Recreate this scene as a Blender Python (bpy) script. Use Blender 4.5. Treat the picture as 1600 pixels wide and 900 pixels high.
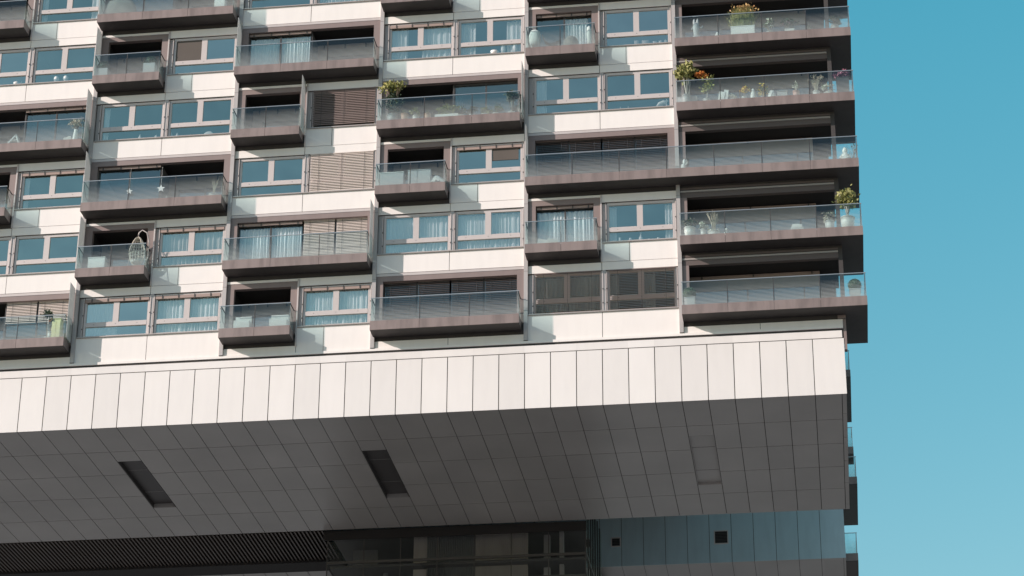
import bpy, math, random
from math import sin, cos, pi, radians
from mathutils import Vector, Matrix

for o in list(bpy.data.objects): bpy.data.objects.remove(o)
S = bpy.context.scene
COL = S.collection
ZG = 40.44            # height of the cantilever's underside above the ground

# ---------------------------------------------------------------- camera
cam = bpy.data.cameras.new('camera'); co = bpy.data.objects.new('camera', cam); COL.objects.link(co)
CY, CP, CR = -0.135819677, 0.438028368, 0.00549654981
cy, sy, cp, sp = cos(CY), sin(CY), cos(CP), sin(CP)
fw = Vector((sy*cp, cy*cp, sp)); rt = Vector((cy, -sy, 0)); up = rt.cross(fw)
r2 = rt*cos(CR)+up*sin(CR); u2 = -rt*sin(CR)+up*cos(CR)
M = Matrix((r2, u2, -fw)).transposed().to_4x4()
M.translation = Vector((0.19443, -94.0281, ZG-38.84483))
co.matrix_world = M
cam.sensor_width = 36; cam.lens = 85.91; cam.clip_end = 5000; cam.clip_start = .5
S.camera = co

# ---------------------------------------------------------------- light
SUN = Vector((-1.47, -.86, .74)).normalized()
el = math.asin(SUN.z)
w = bpy.data.worlds.new('World'); S.world = w; w.use_nodes = True
nt = w.node_tree; nt.nodes.clear()
sky = nt.nodes.new('ShaderNodeTexSky'); sky.sky_type = 'NISHITA'; sky.sun_disc = False
sky.sun_elevation = el; sky.sun_rotation = math.atan2(SUN.x, SUN.y)
sky.air_density = 1.0; sky.dust_density = .35; sky.ozone_density = 1.0
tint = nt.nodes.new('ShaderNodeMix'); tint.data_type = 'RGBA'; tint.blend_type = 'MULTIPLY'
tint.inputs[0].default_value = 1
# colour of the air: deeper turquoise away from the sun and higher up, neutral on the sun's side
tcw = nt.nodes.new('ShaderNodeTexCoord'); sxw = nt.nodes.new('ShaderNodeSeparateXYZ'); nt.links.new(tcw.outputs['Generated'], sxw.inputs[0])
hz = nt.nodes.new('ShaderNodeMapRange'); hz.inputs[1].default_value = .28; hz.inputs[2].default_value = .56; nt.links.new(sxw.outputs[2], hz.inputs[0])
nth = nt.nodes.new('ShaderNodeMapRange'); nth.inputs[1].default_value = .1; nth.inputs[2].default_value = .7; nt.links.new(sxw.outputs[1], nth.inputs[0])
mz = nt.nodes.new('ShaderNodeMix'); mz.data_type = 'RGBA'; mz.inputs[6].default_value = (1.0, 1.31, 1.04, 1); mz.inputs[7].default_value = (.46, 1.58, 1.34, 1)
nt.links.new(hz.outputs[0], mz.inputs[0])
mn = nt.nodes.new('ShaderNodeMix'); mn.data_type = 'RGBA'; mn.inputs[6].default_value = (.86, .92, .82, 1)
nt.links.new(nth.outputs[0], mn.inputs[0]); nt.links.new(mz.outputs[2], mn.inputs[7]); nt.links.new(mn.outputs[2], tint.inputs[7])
bg = nt.nodes.new('ShaderNodeBackground'); bg.inputs[1].default_value = .13
wo = nt.nodes.new('ShaderNodeOutputWorld')
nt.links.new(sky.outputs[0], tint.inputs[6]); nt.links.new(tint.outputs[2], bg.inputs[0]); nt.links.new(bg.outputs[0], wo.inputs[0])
sl = bpy.data.lights.new('sun', 'SUN'); sl.energy = 4.6; sl.angle = radians(.53); sl.color = (1, .86, .80)
so = bpy.data.objects.new('sun', sl); COL.objects.link(so)
so.rotation_euler = SUN.to_track_quat('Z', 'Y').to_euler(); so.location = (-60, -60, 90)
S.view_settings.view_transform = 'Standard'; S.view_settings.look = 'None'
S.view_settings.gamma = 1; S.view_settings.exposure = .22; S.view_settings.use_curve_mapping = False
S.render.engine = 'CYCLES'
S.cycles.transparent_max_bounces = 24; S.cycles.max_bounces = 8; S.cycles.diffuse_bounces = 4

# ---------------------------------------------------------------- materials
def nodes(m): return m.node_tree.nodes, m.node_tree.links
def mat(name, col, rough=.5, metal=0., spec=.5, noise=0., nscale=(1, 1, 1), panel=None, streak=0., bump=0., bscale=40, panel_amt=.04, coat=0):
    m = bpy.data.materials.new(name); m.use_nodes = True
    N, L = nodes(m); b = N['Principled BSDF']
    b.inputs['Roughness'].default_value = rough; b.inputs['Metallic'].default_value = metal
    b.inputs['Specular IOR Level'].default_value = spec
    base = N.new('ShaderNodeRGB'); base.outputs[0].default_value = (*col, 1); cur = base.outputs[0]
    tc = N.new('ShaderNodeTexCoord')
    def modulate(cur, fac_out, lo, hi):
        mr = N.new('ShaderNodeMapRange'); mr.inputs[3].default_value = lo; mr.inputs[4].default_value = hi
        L.new(fac_out, mr.inputs[0])
        mm = N.new('ShaderNodeVectorMath'); mm.operation = 'SCALE'
        L.new(cur, mm.inputs[0]); L.new(mr.outputs[0], mm.inputs['Scale']); return mm.outputs[0]
    if noise:
        mp = N.new('ShaderNodeMapping'); mp.inputs['Scale'].default_value = nscale
        nz = N.new('ShaderNodeTexNoise'); nz.inputs['Scale'].default_value = 1.3; nz.inputs['Detail'].default_value = 6
        L.new(tc.outputs['Object'], mp.inputs[0]); L.new(mp.outputs[0], nz.inputs[0])
        cur = modulate(cur, nz.outputs[0], 1-noise, 1+noise)
    if streak:
        mp = N.new('ShaderNodeMapping'); mp.inputs['Scale'].default_value = (3.1, 2, .55)
        nz = N.new('ShaderNodeTexNoise'); nz.inputs['Scale'].default_value = 1.; nz.inputs['Detail'].default_value = 5
        g = N.new('ShaderNodeNewGeometry')
        L.new(g.outputs['Position'], mp.inputs[0]); L.new(mp.outputs[0], nz.inputs[0])
        rp = N.new('ShaderNodeMapRange'); rp.inputs[1].default_value = .42; rp.inputs[2].default_value = .68
        L.new(nz.outputs[0], rp.inputs[0]); cur = modulate(cur, rp.outputs[0], 1+streak*.3, 1-streak)
    if panel:
        g = N.new('ShaderNodeNewGeometry')
        dv = N.new('ShaderNodeVectorMath'); dv.operation = 'DIVIDE'; dv.inputs[1].default_value = panel
        fl = N.new('ShaderNodeVectorMath'); fl.operation = 'FLOOR'
        ad = N.new('ShaderNodeVectorMath'); ad.operation = 'ADD'; ad.inputs[1].default_value = (.013, .13, .27)
        L.new(g.outputs['Position'], ad.inputs[0]); L.new(ad.outputs[0], dv.inputs[0]); L.new(dv.outputs[0], fl.inputs[0])
        wn = N.new('ShaderNodeTexWhiteNoise'); L.new(fl.outputs[0], wn.inputs[0])
        cur = modulate(cur, wn.outputs[0], 1-panel_amt, 1+panel_amt)
    L.new(cur, b.inputs['Base Color'])
    if bump:
        nz = N.new('ShaderNodeTexNoise'); nz.inputs['Scale'].default_value = bscale; nz.inputs['Detail'].default_value = 3
        L.new(tc.outputs['Object'], nz.inputs[0])
        bp = N.new('ShaderNodeBump'); bp.inputs['Strength'].default_value = bump; bp.inputs['Distance'].default_value = .05
        L.new(nz.outputs[0], bp.inputs['Height']); L.new(bp.outputs[0], b.inputs['Normal'])
    return m

def glass_window(name, refl, tintc, gcol=(.9, 1, 1)):
    m = bpy.data.materials.new(name); m.use_nodes = True; N, L = nodes(m); N.clear()
    out = N.new('ShaderNodeOutputMaterial'); tr = N.new('ShaderNodeBsdfTransparent'); gl = N.new('ShaderNodeBsdfGlossy')
    tr.inputs[0].default_value = (*tintc, 1); gl.inputs[0].default_value = (*gcol, 1); gl.inputs['Roughness'].default_value = .02
    fr = N.new('ShaderNodeFresnel'); fr.inputs[0].default_value = 1.5
    ad = N.new('ShaderNodeMath'); ad.operation = 'ADD'; ad.inputs[1].default_value = refl; ad.use_clamp = True
    mx = N.new('ShaderNodeMixShader'); gf = N.new('ShaderNodeNewGeometry'); fb = N.new('ShaderNodeMath'); fb.operation = 'SUBTRACT'; fb.inputs[0].default_value = 1; L.new(gf.outputs['Backfacing'], fb.inputs[1])
    mu = N.new('ShaderNodeMath'); mu.operation = 'MULTIPLY'; L.new(fb.outputs[0], mu.inputs[1]); L.new(ad.outputs[0], mu.inputs[0])
    L.new(fr.outputs[0], ad.inputs[0]); L.new(mu.outputs[0], mx.inputs[0])
    nz = N.new('ShaderNodeTexNoise'); nz.inputs['Scale'].default_value = .7; nz.inputs['Detail'].default_value = 1
    g = N.new('ShaderNodeNewGeometry'); L.new(g.outputs['Position'], nz.inputs[0])
    bp = N.new('ShaderNodeBump'); bp.inputs['Strength'].default_value = .6; bp.inputs['Distance'].default_value = .05
    L.new(nz.outputs[0], bp.inputs['Height']); L.new(bp.outputs[0], gl.inputs['Normal'])
    oi = N.new('ShaderNodeObjectInfo'); cm = N.new('ShaderNodeMix'); cm.data_type = 'RGBA'      # every pane has its own coating
    cm.inputs[6].default_value = (*gcol, 1); cm.inputs[7].default_value = (.90, 1, .88, 1)
    L.new(oi.outputs['Random'], cm.inputs[0]); L.new(cm.outputs[2], gl.inputs[0])
    rr = N.new('ShaderNodeMapRange'); rr.inputs[3].default_value = refl*.85; rr.inputs[4].default_value = refl*1.3
    L.new(oi.outputs['Random'], rr.inputs[0]); L.new(rr.outputs[0], ad.inputs[1])
    va = N.new('ShaderNodeVectorMath'); va.operation = 'ADD'; L.new(g.outputs['Position'], va.inputs[0]); L.new(oi.outputs['Location'], va.inputs[1]); L.new(va.outputs[0], nz.inputs[0])
    L.new(tr.outputs[0], mx.inputs[1]); L.new(gl.outputs[0], mx.inputs[2]); L.new(mx.outputs[0], out.inputs[0])
    return m

def glass_striped():
    m = bpy.data.materials.new('balustrade_glass'); m.use_nodes = True; N, L = nodes(m); N.clear()
    out = N.new('ShaderNodeOutputMaterial'); tr = N.new('ShaderNodeBsdfTransparent'); gl = N.new('ShaderNodeBsdfGlossy')
    tr.inputs[0].default_value = (.87, .94, .94, 1); gl.inputs[0].default_value = (1, 1, .97, 1); gl.inputs['Roughness'].default_value = .02
    m1 = N.new('ShaderNodeMixShader'); m1.inputs[0].default_value = .045
    L.new(tr.outputs[0], m1.inputs[1]); L.new(gl.outputs[0], m1.inputs[2])
    df = N.new('ShaderNodeBsdfDiffuse'); df.inputs[0].default_value = (.72, .74, .73, 1)
    tl = N.new('ShaderNodeBsdfTranslucent'); tl.inputs[0].default_value = (.72, .74, .73, 1)
    m2 = N.new('ShaderNodeMixShader'); m2.inputs[0].default_value = .4
    L.new(df.outputs[0], m2.inputs[1]); L.new(tl.outputs[0], m2.inputs[2])
    tc = N.new('ShaderNodeTexCoord'); sx = N.new('ShaderNodeSeparateXYZ'); L.new(tc.outputs['Object'], sx.inputs[0])
    dv = N.new('ShaderNodeMath'); dv.operation = 'DIVIDE'; dv.inputs[1].default_value = .062; L.new(sx.outputs[2], dv.inputs[0])
    fr = N.new('ShaderNodeMath'); fr.operation = 'FRACT'; L.new(dv.outputs[0], fr.inputs[0])
    duty = N.new('ShaderNodeMapRange'); duty.inputs[1].default_value = 0; duty.inputs[2].default_value = .86
    duty.inputs[3].default_value = .82; duty.inputs[4].default_value = .0; L.new(sx.outputs[2], duty.inputs[0])
    lt = N.new('ShaderNodeMath'); lt.operation = 'LESS_THAN'; L.new(fr.outputs[0], lt.inputs[0]); L.new(duty.outputs[0], lt.inputs[1])
    sc = N.new('ShaderNodeMath'); sc.operation = 'MULTIPLY'; sc.inputs[1].default_value = .50
    gm = N.new('ShaderNodeNewGeometry'); bf = N.new('ShaderNodeMath'); bf.operation = 'SUBTRACT'; bf.use_clamp = True
    L.new(lt.outputs[0], bf.inputs[0]); L.new(gm.outputs['Backfacing'], bf.inputs[1]); L.new(bf.outputs[0], sc.inputs[0])
    m3 = N.new('ShaderNodeMixShader'); L.new(sc.outputs[0], m3.inputs[0]); L.new(m1.outputs[0], m3.inputs[1]); L.new(m2.outputs[0], m3.inputs[2])
    L.new(m3.outputs[0], out.inputs[0]); return m

def cloth(name, col, trans=.45):
    m = bpy.data.materials.new(name); m.use_nodes = True; N, L = nodes(m); N.clear()
    out = N.new('ShaderNodeOutputMaterial'); df = N.new('ShaderNodeBsdfDiffuse'); tl = N.new('ShaderNodeBsdfTranslucent')
    mx = N.new('ShaderNodeMixShader'); mx.inputs[0].default_value = trans
    nz = N.new('ShaderNodeTexNoise'); nz.inputs['Scale'].default_value = 3
    mr = N.new('ShaderNodeMapRange'); mr.inputs[3].default_value = .8; mr.inputs[4].default_value = 1.1
    vm = N.new('ShaderNodeVectorMath'); vm.operation = 'SCALE'; vm.inputs[0].default_value = col
    L.new(nz.outputs[0], mr.inputs[0]); L.new(mr.outputs[0], vm.inputs['Scale'])
    L.new(vm.outputs[0], df.inputs[0]); L.new(vm.outputs[0], tl.inputs[0])
    L.new(df.outputs[0], mx.inputs[1]); L.new(tl.outputs[0], mx.inputs[2]); L.new(mx.outputs[0], out.inputs[0]); return m

def leafmat(name, c1, c2):
    m = bpy.data.materials.new(name); m.use_nodes = True; N, L = nodes(m); b = N['Principled BSDF']
    g = N.new('ShaderNodeNewGeometry'); r = N.new('ShaderNodeMix'); r.data_type = 'RGBA'
    r.inputs[6].default_value = (*c1, 1); r.inputs[7].default_value = (*c2, 1)
    L.new(g.outputs['Random Per Island'], r.inputs[0]); L.new(r.outputs[2], b.inputs['Base Color'])
    b.inputs['Roughness'].default_value = .6
    try: b.inputs['Subsurface Weight'].default_value = 0
    except Exception: pass
    return m

MT = dict(
    white=mat('white_panel', (.765, .735, .715), .35, noise=.03, nscale=(.5, .5, .5), panel=(1.1, 50, 50), panel_amt=.05, streak=.02, spec=.35),
    spandrel=mat('spandrel_white', (.83, .79, .76), .42, noise=.03, streak=.025, spec=.3),
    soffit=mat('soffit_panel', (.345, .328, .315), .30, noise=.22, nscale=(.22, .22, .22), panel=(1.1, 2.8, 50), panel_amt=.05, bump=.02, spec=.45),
    joint=mat('joint_shadow_gap', (.06, .055, .05), .8, noise=.1),
    brown=mat('brown_anodised_metal', (.262, .208, .195), .42, metal=.15, noise=.10, streak=.22),
    brownframe=mat('brown_frame_metal', (.25, .195, .185), .5, metal=.1, noise=.05, streak=.05),
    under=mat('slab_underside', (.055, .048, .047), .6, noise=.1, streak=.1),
    grey=mat('grey_metal_post', (.46, .43, .42), .45, metal=.2, noise=.05, streak=.06),
    frame=mat('window_frame_metal', (.58, .52, .50), .4, metal=.15, noise=.03, streak=.03),
    steel=mat('stainless_rail', (.62, .60, .58), .28, metal=.8, noise=.03),
    darkmetal=mat('dark_metal', (.06, .055, .055), .5, noise=.1),
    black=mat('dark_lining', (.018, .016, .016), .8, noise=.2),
    sillm=mat('sill_metal', (.42, .38, .36), .4, metal=.3, noise=.05),
    bardark=mat('shaded_head_bar', (.12, .095, .09), .5, noise=.08),  # frame brown darkened to stand in for the shade on the corner head bars
    darkpanem=mat('dark_pane_brown', (.10, .085, .075), .8, noise=.1),
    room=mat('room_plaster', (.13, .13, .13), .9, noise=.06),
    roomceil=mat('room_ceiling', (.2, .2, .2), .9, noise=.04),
    beige=mat('loggia_wall', (.34, .255, .225), .6, noise=.05, streak=.05),
    wglass=glass_window('window_glass', .42, (.97, .99, 1), (.76, 1, .88)),
    dglass=glass_window('sliding_glass', .20, (.97, .99, 1), (.8, 1, .98)),
    core=glass_window('tower_glass', .02, (.82, .82, .82)),
    striped=glass_striped(),
    curtain=cloth('white_curtain', (.96, .95, .93), .12),
    warmcurtain=cloth('beige_curtain', (.80, .72, .64), .25),
    screen=cloth('frosted_glass', (.66, .68, .68), .5),
    lblind=mat('light_blind', (.68, .60, .55), .5, noise=.04),
    dblind=mat('dark_blind', (.26, .205, .19), .45, metal=.2, noise=.06),
    teal=mat('grey_cladding', (.54, .65, .69), .33, metal=.45, noise=.05, panel=(1.1, 50, 50), panel_amt=.03, streak=.05),
    concrete=mat('pale_concrete', (.55, .51, .48), .8, noise=.08, streak=.12),
    corr=mat('corrugated_sheet', (.20, .21, .22), .5, noise=.05),
    louvre=mat('louvre_slat', (.085, .066, .056), .5, noise=.1),
    ground=mat('pale_paving', (.24, .225, .215), .85, noise=.2, nscale=(.05, .05, .05)),
    whitepot=mat('white_ceramic', (.80, .78, .76), .35, noise=.03),
    greypot=mat('grey_planter', (.42, .42, .43), .6, noise=.06),
    darkpot=mat('dark_planter', (.05, .05, .055), .5, noise=.05),
    terra=mat('terracotta', (.62, .36, .26), .7, noise=.08),
    bark=mat('bark', (.20, .15, .11), .9, noise=.2),
    palebark=mat('pale_stem', (.52, .48, .42), .8, noise=.1),
    green=leafmat('green_leaves', (.05, .09, .03), (.15, .19, .07)),
    dgreen=leafmat('dark_leaves', (.03, .055, .03), (.08, .11, .06)),
    olive=leafmat('olive_leaves', (.15, .17, .05), (.42, .40, .16)),
    ygreen=leafmat('yellow_green_leaves', (.16, .19, .05), (.44, .40, .13)),
    orange=leafmat('orange_blossom', (.5, .15, .04), (.75, .32, .08)), plume=leafmat('russet_plume', (.30, .16, .06), (.55, .38, .16)),
    yellow=leafmat('yellow_blossom', (.75, .48, .05), (.85, .62, .12)),
    purple=leafmat('purple_blossom', (.22, .06, .12), (.35, .15, .2)),
    cream=leafmat('cream_blossom', (.6, .58, .45), (.82, .8, .7)),
    dry=leafmat('dry_stems', (.35, .28, .2), (.66, .58, .46)),
    topiary=leafmat('topiary_leaves', (.07, .12, .07), (.17, .23, .15)),
    pink=mat('pink_pot', (.75, .42, .36), .5, noise=.04),
    yellowp=mat('pale_yellow_paint', (.85, .74, .40), .5, noise=.04),
    greycloth=cloth('grey_cover', (.30, .29, .28), .05),
    whitecloth=cloth('white_cushion_cloth', (.78, .77, .75), .1),
    wicker=mat('pale_wicker', (.66, .60, .52), .7, noise=.1),
)

# ---------------------------------------------------------------- mesh builder
class MB:
    def __init__(s): s.v = []; s.f = []; s.m = []
    def box(s, x0, x1, y0, y1, z0, z1, m=0):
        b = len(s.v)
        s.v += [(x0, y0, z0), (x1, y0, z0), (x1, y1, z0), (x0, y1, z0), (x0, y0, z1), (x1, y0, z1), (x1, y1, z1), (x0, y1, z1)]
        for q in ((0, 3, 2, 1), (4, 5, 6, 7), (0, 1, 5, 4), (1, 2, 6, 5), (2, 3, 7, 6), (3, 0, 4, 7)):
            s.f.append(tuple(b+i for i in q)); s.m.append(m)
        return s
    def obox(s, c, hx, hy, hz, rx=0, rz=0, ry=0, m=0):
        R = Matrix.Rotation(rz, 3, 'Z') @ Matrix.Rotation(ry, 3, 'Y') @ Matrix.Rotation(rx, 3, 'X'); b = len(s.v); c = Vector(c)
        for sx, sy_, sz in ((-1, -1, -1), (1, -1, -1), (1, 1, -1), (-1, 1, -1), (-1, -1, 1), (1, -1, 1), (1, 1, 1), (-1, 1, 1)):
            s.v.append(tuple(c+R @ Vector((sx*hx, sy_*hy, sz*hz))))
        for q in ((0, 3, 2, 1), (4, 5, 6, 7), (0, 1, 5, 4), (1, 2, 6, 5), (2, 3, 7, 6), (3, 0, 4, 7)):
            s.f.append(tuple(b+i for i in q)); s.m.append(m)
        return s
    def lathe(s, c, prof, n=16, m=0, sx=1, sy=1):
        b = len(s.v); c = Vector(c)
        for r, z in prof:
            for i in range(n):
                a = 2*pi*i/n; s.v.append((c.x+r*cos(a)*sx, c.y+r*sin(a)*sy, c.z+z))
        for j in range(len(prof)-1):
            for i in range(n):
                s.f.append((b+j*n+i, b+j*n+(i+1) % n, b+(j+1)*n+(i+1) % n, b+(j+1)*n+i)); s.m.append(m)
        s.f.append(tuple(b+i for i in range(n))[::-1]); s.m.append(m)
        s.f.append(tuple(b+(len(prof)-1)*n+i for i in range(n))); s.m.append(m)
        return s
    def tube(s, pts, rad, n=6, m=0):
        pts = [Vector(p) for p in pts]; b = len(s.v); k = len(pts)
        rads = rad if isinstance(rad, (list, tuple)) else [rad]*k
        for i, p in enumerate(pts):
            d = (pts[min(i+1, k-1)]-pts[max(i-1, 0)]).normalized()
            a = d.cross(Vector((0, 0, 1)));
            if a.length < .05: a = d.cross(Vector((1, 0, 0)))
            a.normalize(); c2 = d.cross(a)
            for j in range(n):
                t = 2*pi*j/n; s.v.append(tuple(p+(a*cos(t)+c2*sin(t))*rads[i]))
        for i in range(k-1):
            for j in range(n):
                s.f.append((b+i*n+j, b+i*n+(j+1) % n, b+(i+1)*n+(j+1) % n, b+(i+1)*n+j)); s.m.append(m)
        s.f.append(tuple(b+j for j in range(n))[::-1]); s.m.append(m)
        s.f.append(tuple(b+(k-1)*n+j for j in range(n))); s.m.append(m)
        return s
    def leaf(s, c, size, rnd, m=0, up=0.):
        c = Vector(c); d = Vector((rnd.gauss(0, 1), rnd.gauss(0, 1), rnd.gauss(0, 1)+up)).normalized()
        e = d.cross(Vector((rnd.gauss(0, 1), rnd.gauss(0, 1), rnd.gauss(0, 1)))).normalized()
        b = len(s.v); l = size*rnd.uniform(.8, 1.5); wd = l*.32
        for p in (c, c+d*l*.5+e*wd, c+d*l, c+d*l*.5-e*wd): s.v.append(tuple(p))
        s.f.append((b, b+1, b+2, b+3)); s.m.append(m); return s
    def blob(s, c, rx, ry, rz, n, size, seed, m=0, gaps=.35, up=.3):
        rnd = random.Random(seed); c = Vector(c)
        cl = []
        for _ in range(max(4, n//40)):
            a = rnd.uniform(0, 2*pi); z = rnd.uniform(-1, 1); q = math.sqrt(1-z*z); r = rnd.uniform(.35, .85)
            cl.append((Vector((rx*q*cos(a)*r, ry*q*sin(a)*r, rz*z*r)), rnd.uniform(.22, .45)))
        for _ in range(n):
            cc, cr = rnd.choice(cl)
            p = cc+Vector((rnd.gauss(0, rx*cr*.6), rnd.gauss(0, ry*cr*.6), rnd.gauss(0, rz*cr*.6)))
            s.leaf(c+p, size, rnd, m, up)
        return s
    def mesh(s, name, mats, smooth=False):
        me = bpy.data.meshes.new(name); me.from_pydata(s.v, [], s.f)
        for k in mats: me.materials.append(MT[k])
        me.polygons.foreach_set('material_index', s.m)
        if smooth: me.polygons.foreach_set('use_smooth', [True]*len(s.f))
        me.update(); return me

def put(name, me, parent=None, loc=(0, 0, 0)):
    o = bpy.data.objects.new(name, me); COL.objects.link(o); o.location = loc
    if parent: o.parent = parent
    return o
def part(name, mb, mats, parent, loc=(0, 0, 0), smooth=False):
    if isinstance(mats, str): mats = [mats]
    return put(name, mb.mesh(name, mats, smooth), parent, loc)
def thing(name, label, cat, loc=(0, 0, 0), group=None, rz=0):
    o = bpy.data.objects.new(name, None); COL.objects.link(o); o.location = loc; o.rotation_euler = (0, 0, rz)
    o.empty_display_size = .2
    o['label'] = label; o['category'] = cat
    if group: o['group'] = group
    return o
CACHE = {}
def cached(key, fn, name, mats, smooth=False):
    if key not in CACHE: CACHE[key] = fn().mesh(name, mats if isinstance(mats, list) else [mats], smooth)
    return CACHE[key]

# ---------------------------------------------------------------- ground
g = MB(); g.v += [(-1500, -1500, 0), (1500, -1500, 0), (1500, 1500, 0), (-1500, 1500, 0)]; g.f.append((0, 1, 2, 3)); g.m.append(0)
go = part('ground', g, 'ground', None); go['kind'] = 'structure'

# ---------------------------------------------------------------- front building
BLD = thing('apartment_building', 'sunlit white cantilevered apartment block with brown balconies and grey panelled underside', 'building', (0, 0, ZG))
H = 3.245; W = 6.62; NR = 7; KB = 6
PV = .86; XR = 1.3; SD = 14.0
def xc(k): return -5.43-W*k
def xl(k): return xc(k+1)+.09
def xr_(k): return xc(k)-.09
XL_END = xc(KB+1)-.1

# fascia band
m = MB(); m.box(XL_END-8, XR-.004, .03, .3, .012, 2.9, 1)
k = int((XL_END-8)/1.1)
for i in range(-58, 1):
    a = i*1.1-1.1; b = i*1.1
    if i == 0: pass
    m.box(a+.018, b-.018, 0, .028, 0, 2.505)
m.box(.014, XR, 0, .028, 0, 2.505)
m.box(XL_END-8, XR-.06, -.015, .028, 2.535, 2.86)
part('fascia_band', m, ['white', 'joint'], BLD)
m = MB(); m.box(XL_END-8, XR+.0, -.07, .029, 2.945, 3.06); m.box(XL_END-8, XR-.1, -.02, .029, 2.861, 2.9, 1)
part('ledge', m, ['spandrel', 'joint'], BLD)

# soffit with recesses
OPN = {-28: 'dark', -18: 'dark', -5: 'same'}
m = MB()
rows = [0, 2.8, 5.6, 8.4, 11.2, 14.0]
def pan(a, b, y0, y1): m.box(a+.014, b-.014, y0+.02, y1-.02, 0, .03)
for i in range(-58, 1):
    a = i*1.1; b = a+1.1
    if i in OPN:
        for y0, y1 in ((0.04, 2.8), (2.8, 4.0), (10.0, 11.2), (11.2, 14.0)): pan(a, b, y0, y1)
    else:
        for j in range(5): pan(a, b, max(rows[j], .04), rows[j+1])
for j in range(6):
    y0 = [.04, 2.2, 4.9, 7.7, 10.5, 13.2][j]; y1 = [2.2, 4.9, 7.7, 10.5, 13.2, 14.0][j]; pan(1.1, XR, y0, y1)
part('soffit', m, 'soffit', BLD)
# backing plate above panels, with the recess openings left free
m = MB(); xs = [XL_END-8]
for i in sorted(OPN): xs += [i*1.1, i*1.1+1.1]
xs.append(XR-.01)
for a, b in zip(xs[::2], xs[1::2]): m.box(a, b, .31, 13.99, .034, .07)
for i in OPN:
    m.box(i*1.1, i*1.1+1.1, .31, 4.0, .034, .07); m.box(i*1.1, i*1.1+1.1, 10.0, 13.99, .034, .07)
part('soffit_backing', m, 'joint', BLD)
for i, t in OPN.items():
    m = MB(); a, b = i*1.1+.012, i*1.1+1.088; d = .2 if t == 'dark' else .11
    m.box(a, b, 4, 10, d, d+.04)
    m.box(a, a+.02, 4, 10, .0, d-.003); m.box(b-.02, b, 4, 10, .0, d-.003)
    m.box(a+.022, b-.022, 9.98, 10, .0, d-.003, 1 if t == 'dark' else 0); m.box(a+.022, b-.022, 4, 4.02, 0, d-.003)
    for yy in (5.6, 8.4): m.box(a+.03, b-.03, yy-.01, yy+.01, d-.006, d-.002, 1)
    part('soffit_recess', m, ['darkmetal', 'soffit'] if t == 'dark' else ['soffit', 'joint'], BLD)

# structure: floor slabs, headers, side and rear walls
m = MB(); XS = 1.1
for n in range(NR+1):
    z = H*n
    z0 = 3.6+z-(.15 if n == 0 else 0)
    m.box(XL_END, XS, .32, SD-.05, 3.60+z, 3.93+z)
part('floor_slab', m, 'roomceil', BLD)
m = MB()
for n in range(0, NR+1):
    z = H*n
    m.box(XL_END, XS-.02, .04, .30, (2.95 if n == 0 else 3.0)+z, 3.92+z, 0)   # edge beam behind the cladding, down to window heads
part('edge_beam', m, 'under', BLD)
m = MB()
m.box(XS, XS+.03, 3.1, SD, .05, H*NR+4); m.box(XL_END-8, XS+.02, SD-.03, SD, .035, H*NR+4)
m.box(XL_END-8, XL_END, .05, SD-.04, 3.07, H*NR+4)
m.box(XL_END-8, XS, 0, SD, H*NR+4.01, H*NR+4.3)
part('end_wall', m, 'teal', BLD)
m = MB()
for n in range(NR):
    z = H*n
    for k in range(KB+1):
        m.box(xc(k)-.05, xc(k)+.05, .34, 5.0, 3.94+z, 6.82+z)
        m.box(xl(k)+3.15, xl(k)+3.22, .34, 4.9, 3.94+z, 6.82+z)
    m.box(XL_END, -5.2, 5.0, 5.1, 3.94+z, 6.82+z)
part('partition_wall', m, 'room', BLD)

# pilasters
for k in range(KB+1):
    m = MB(); m.box(xc(k)-.085, xc(k)+.085, -.10, .03, 3.07, H*NR+3.9)
    for n in range(NR): m.box(xc(k)-.087, xc(k)+.087, -.103, .0, 3.07+H*n+.0, 3.08+H*n, 1)
    part('pilaster', m, ['grey', 'joint'], BLD)

# ------------------------------------------------ windows
def win_frame():
    m = MB(); y0, y1 = .07, .17; Wd = 2.97
    m.box(0, .10, y0, y1, 0, 1.9); m.box(Wd-.13, Wd, y0, y1, 0, 1.9)
    m.box(.10, Wd-.13, y0, y1, 1.78, 1.9); m.box(.10, Wd-.13, y0+.002, y1, 0, .07)
    m.box(.10, Wd-.13, y0-.01, y1, .50, .70); m.box(1.30, 1.56, y0-.006, y1, .702, 1.78)
    m.box(.14, 1.27, y0+.03, y1-.02, .702, .735); m.box(1.59, Wd-.17, y0+.03, y1-.02, .702, .735)
    for xx in (-.045, Wd-.005): m.box(xx, xx+.03, -.01, .06, .0, 1.86)          # guide rails
    for xx in (-.045, Wd-.005):
        for zz in (.35, 1.0): m.box(xx-.005, xx+.035, -.03, -.012, zz, zz+.05, 1)
    for xx in (.45, 1.43, 2.4): m.box(xx, xx+.03, y0-.014, y0-.011, .60, .625, 1)
    return m
def pane_mesh():
    m = MB(); Wd = 2.97
    for a, b, c, d in ((.10, 1.30, .735, 1.78), (1.56, Wd-.13, .735, 1.78), (.10, Wd-.13, .07, .50)): m.box(a, b, .12, .132, c, d)
    return m
def hood():
    m = MB(); m.box(0.02, 2.9, .0, .06, 1.66, 1.80)
    for i in range(4): m.box(.3+i*.72, .345+i*.72, -.02, .0, 1.68, 1.83, 1)
    return m
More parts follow.
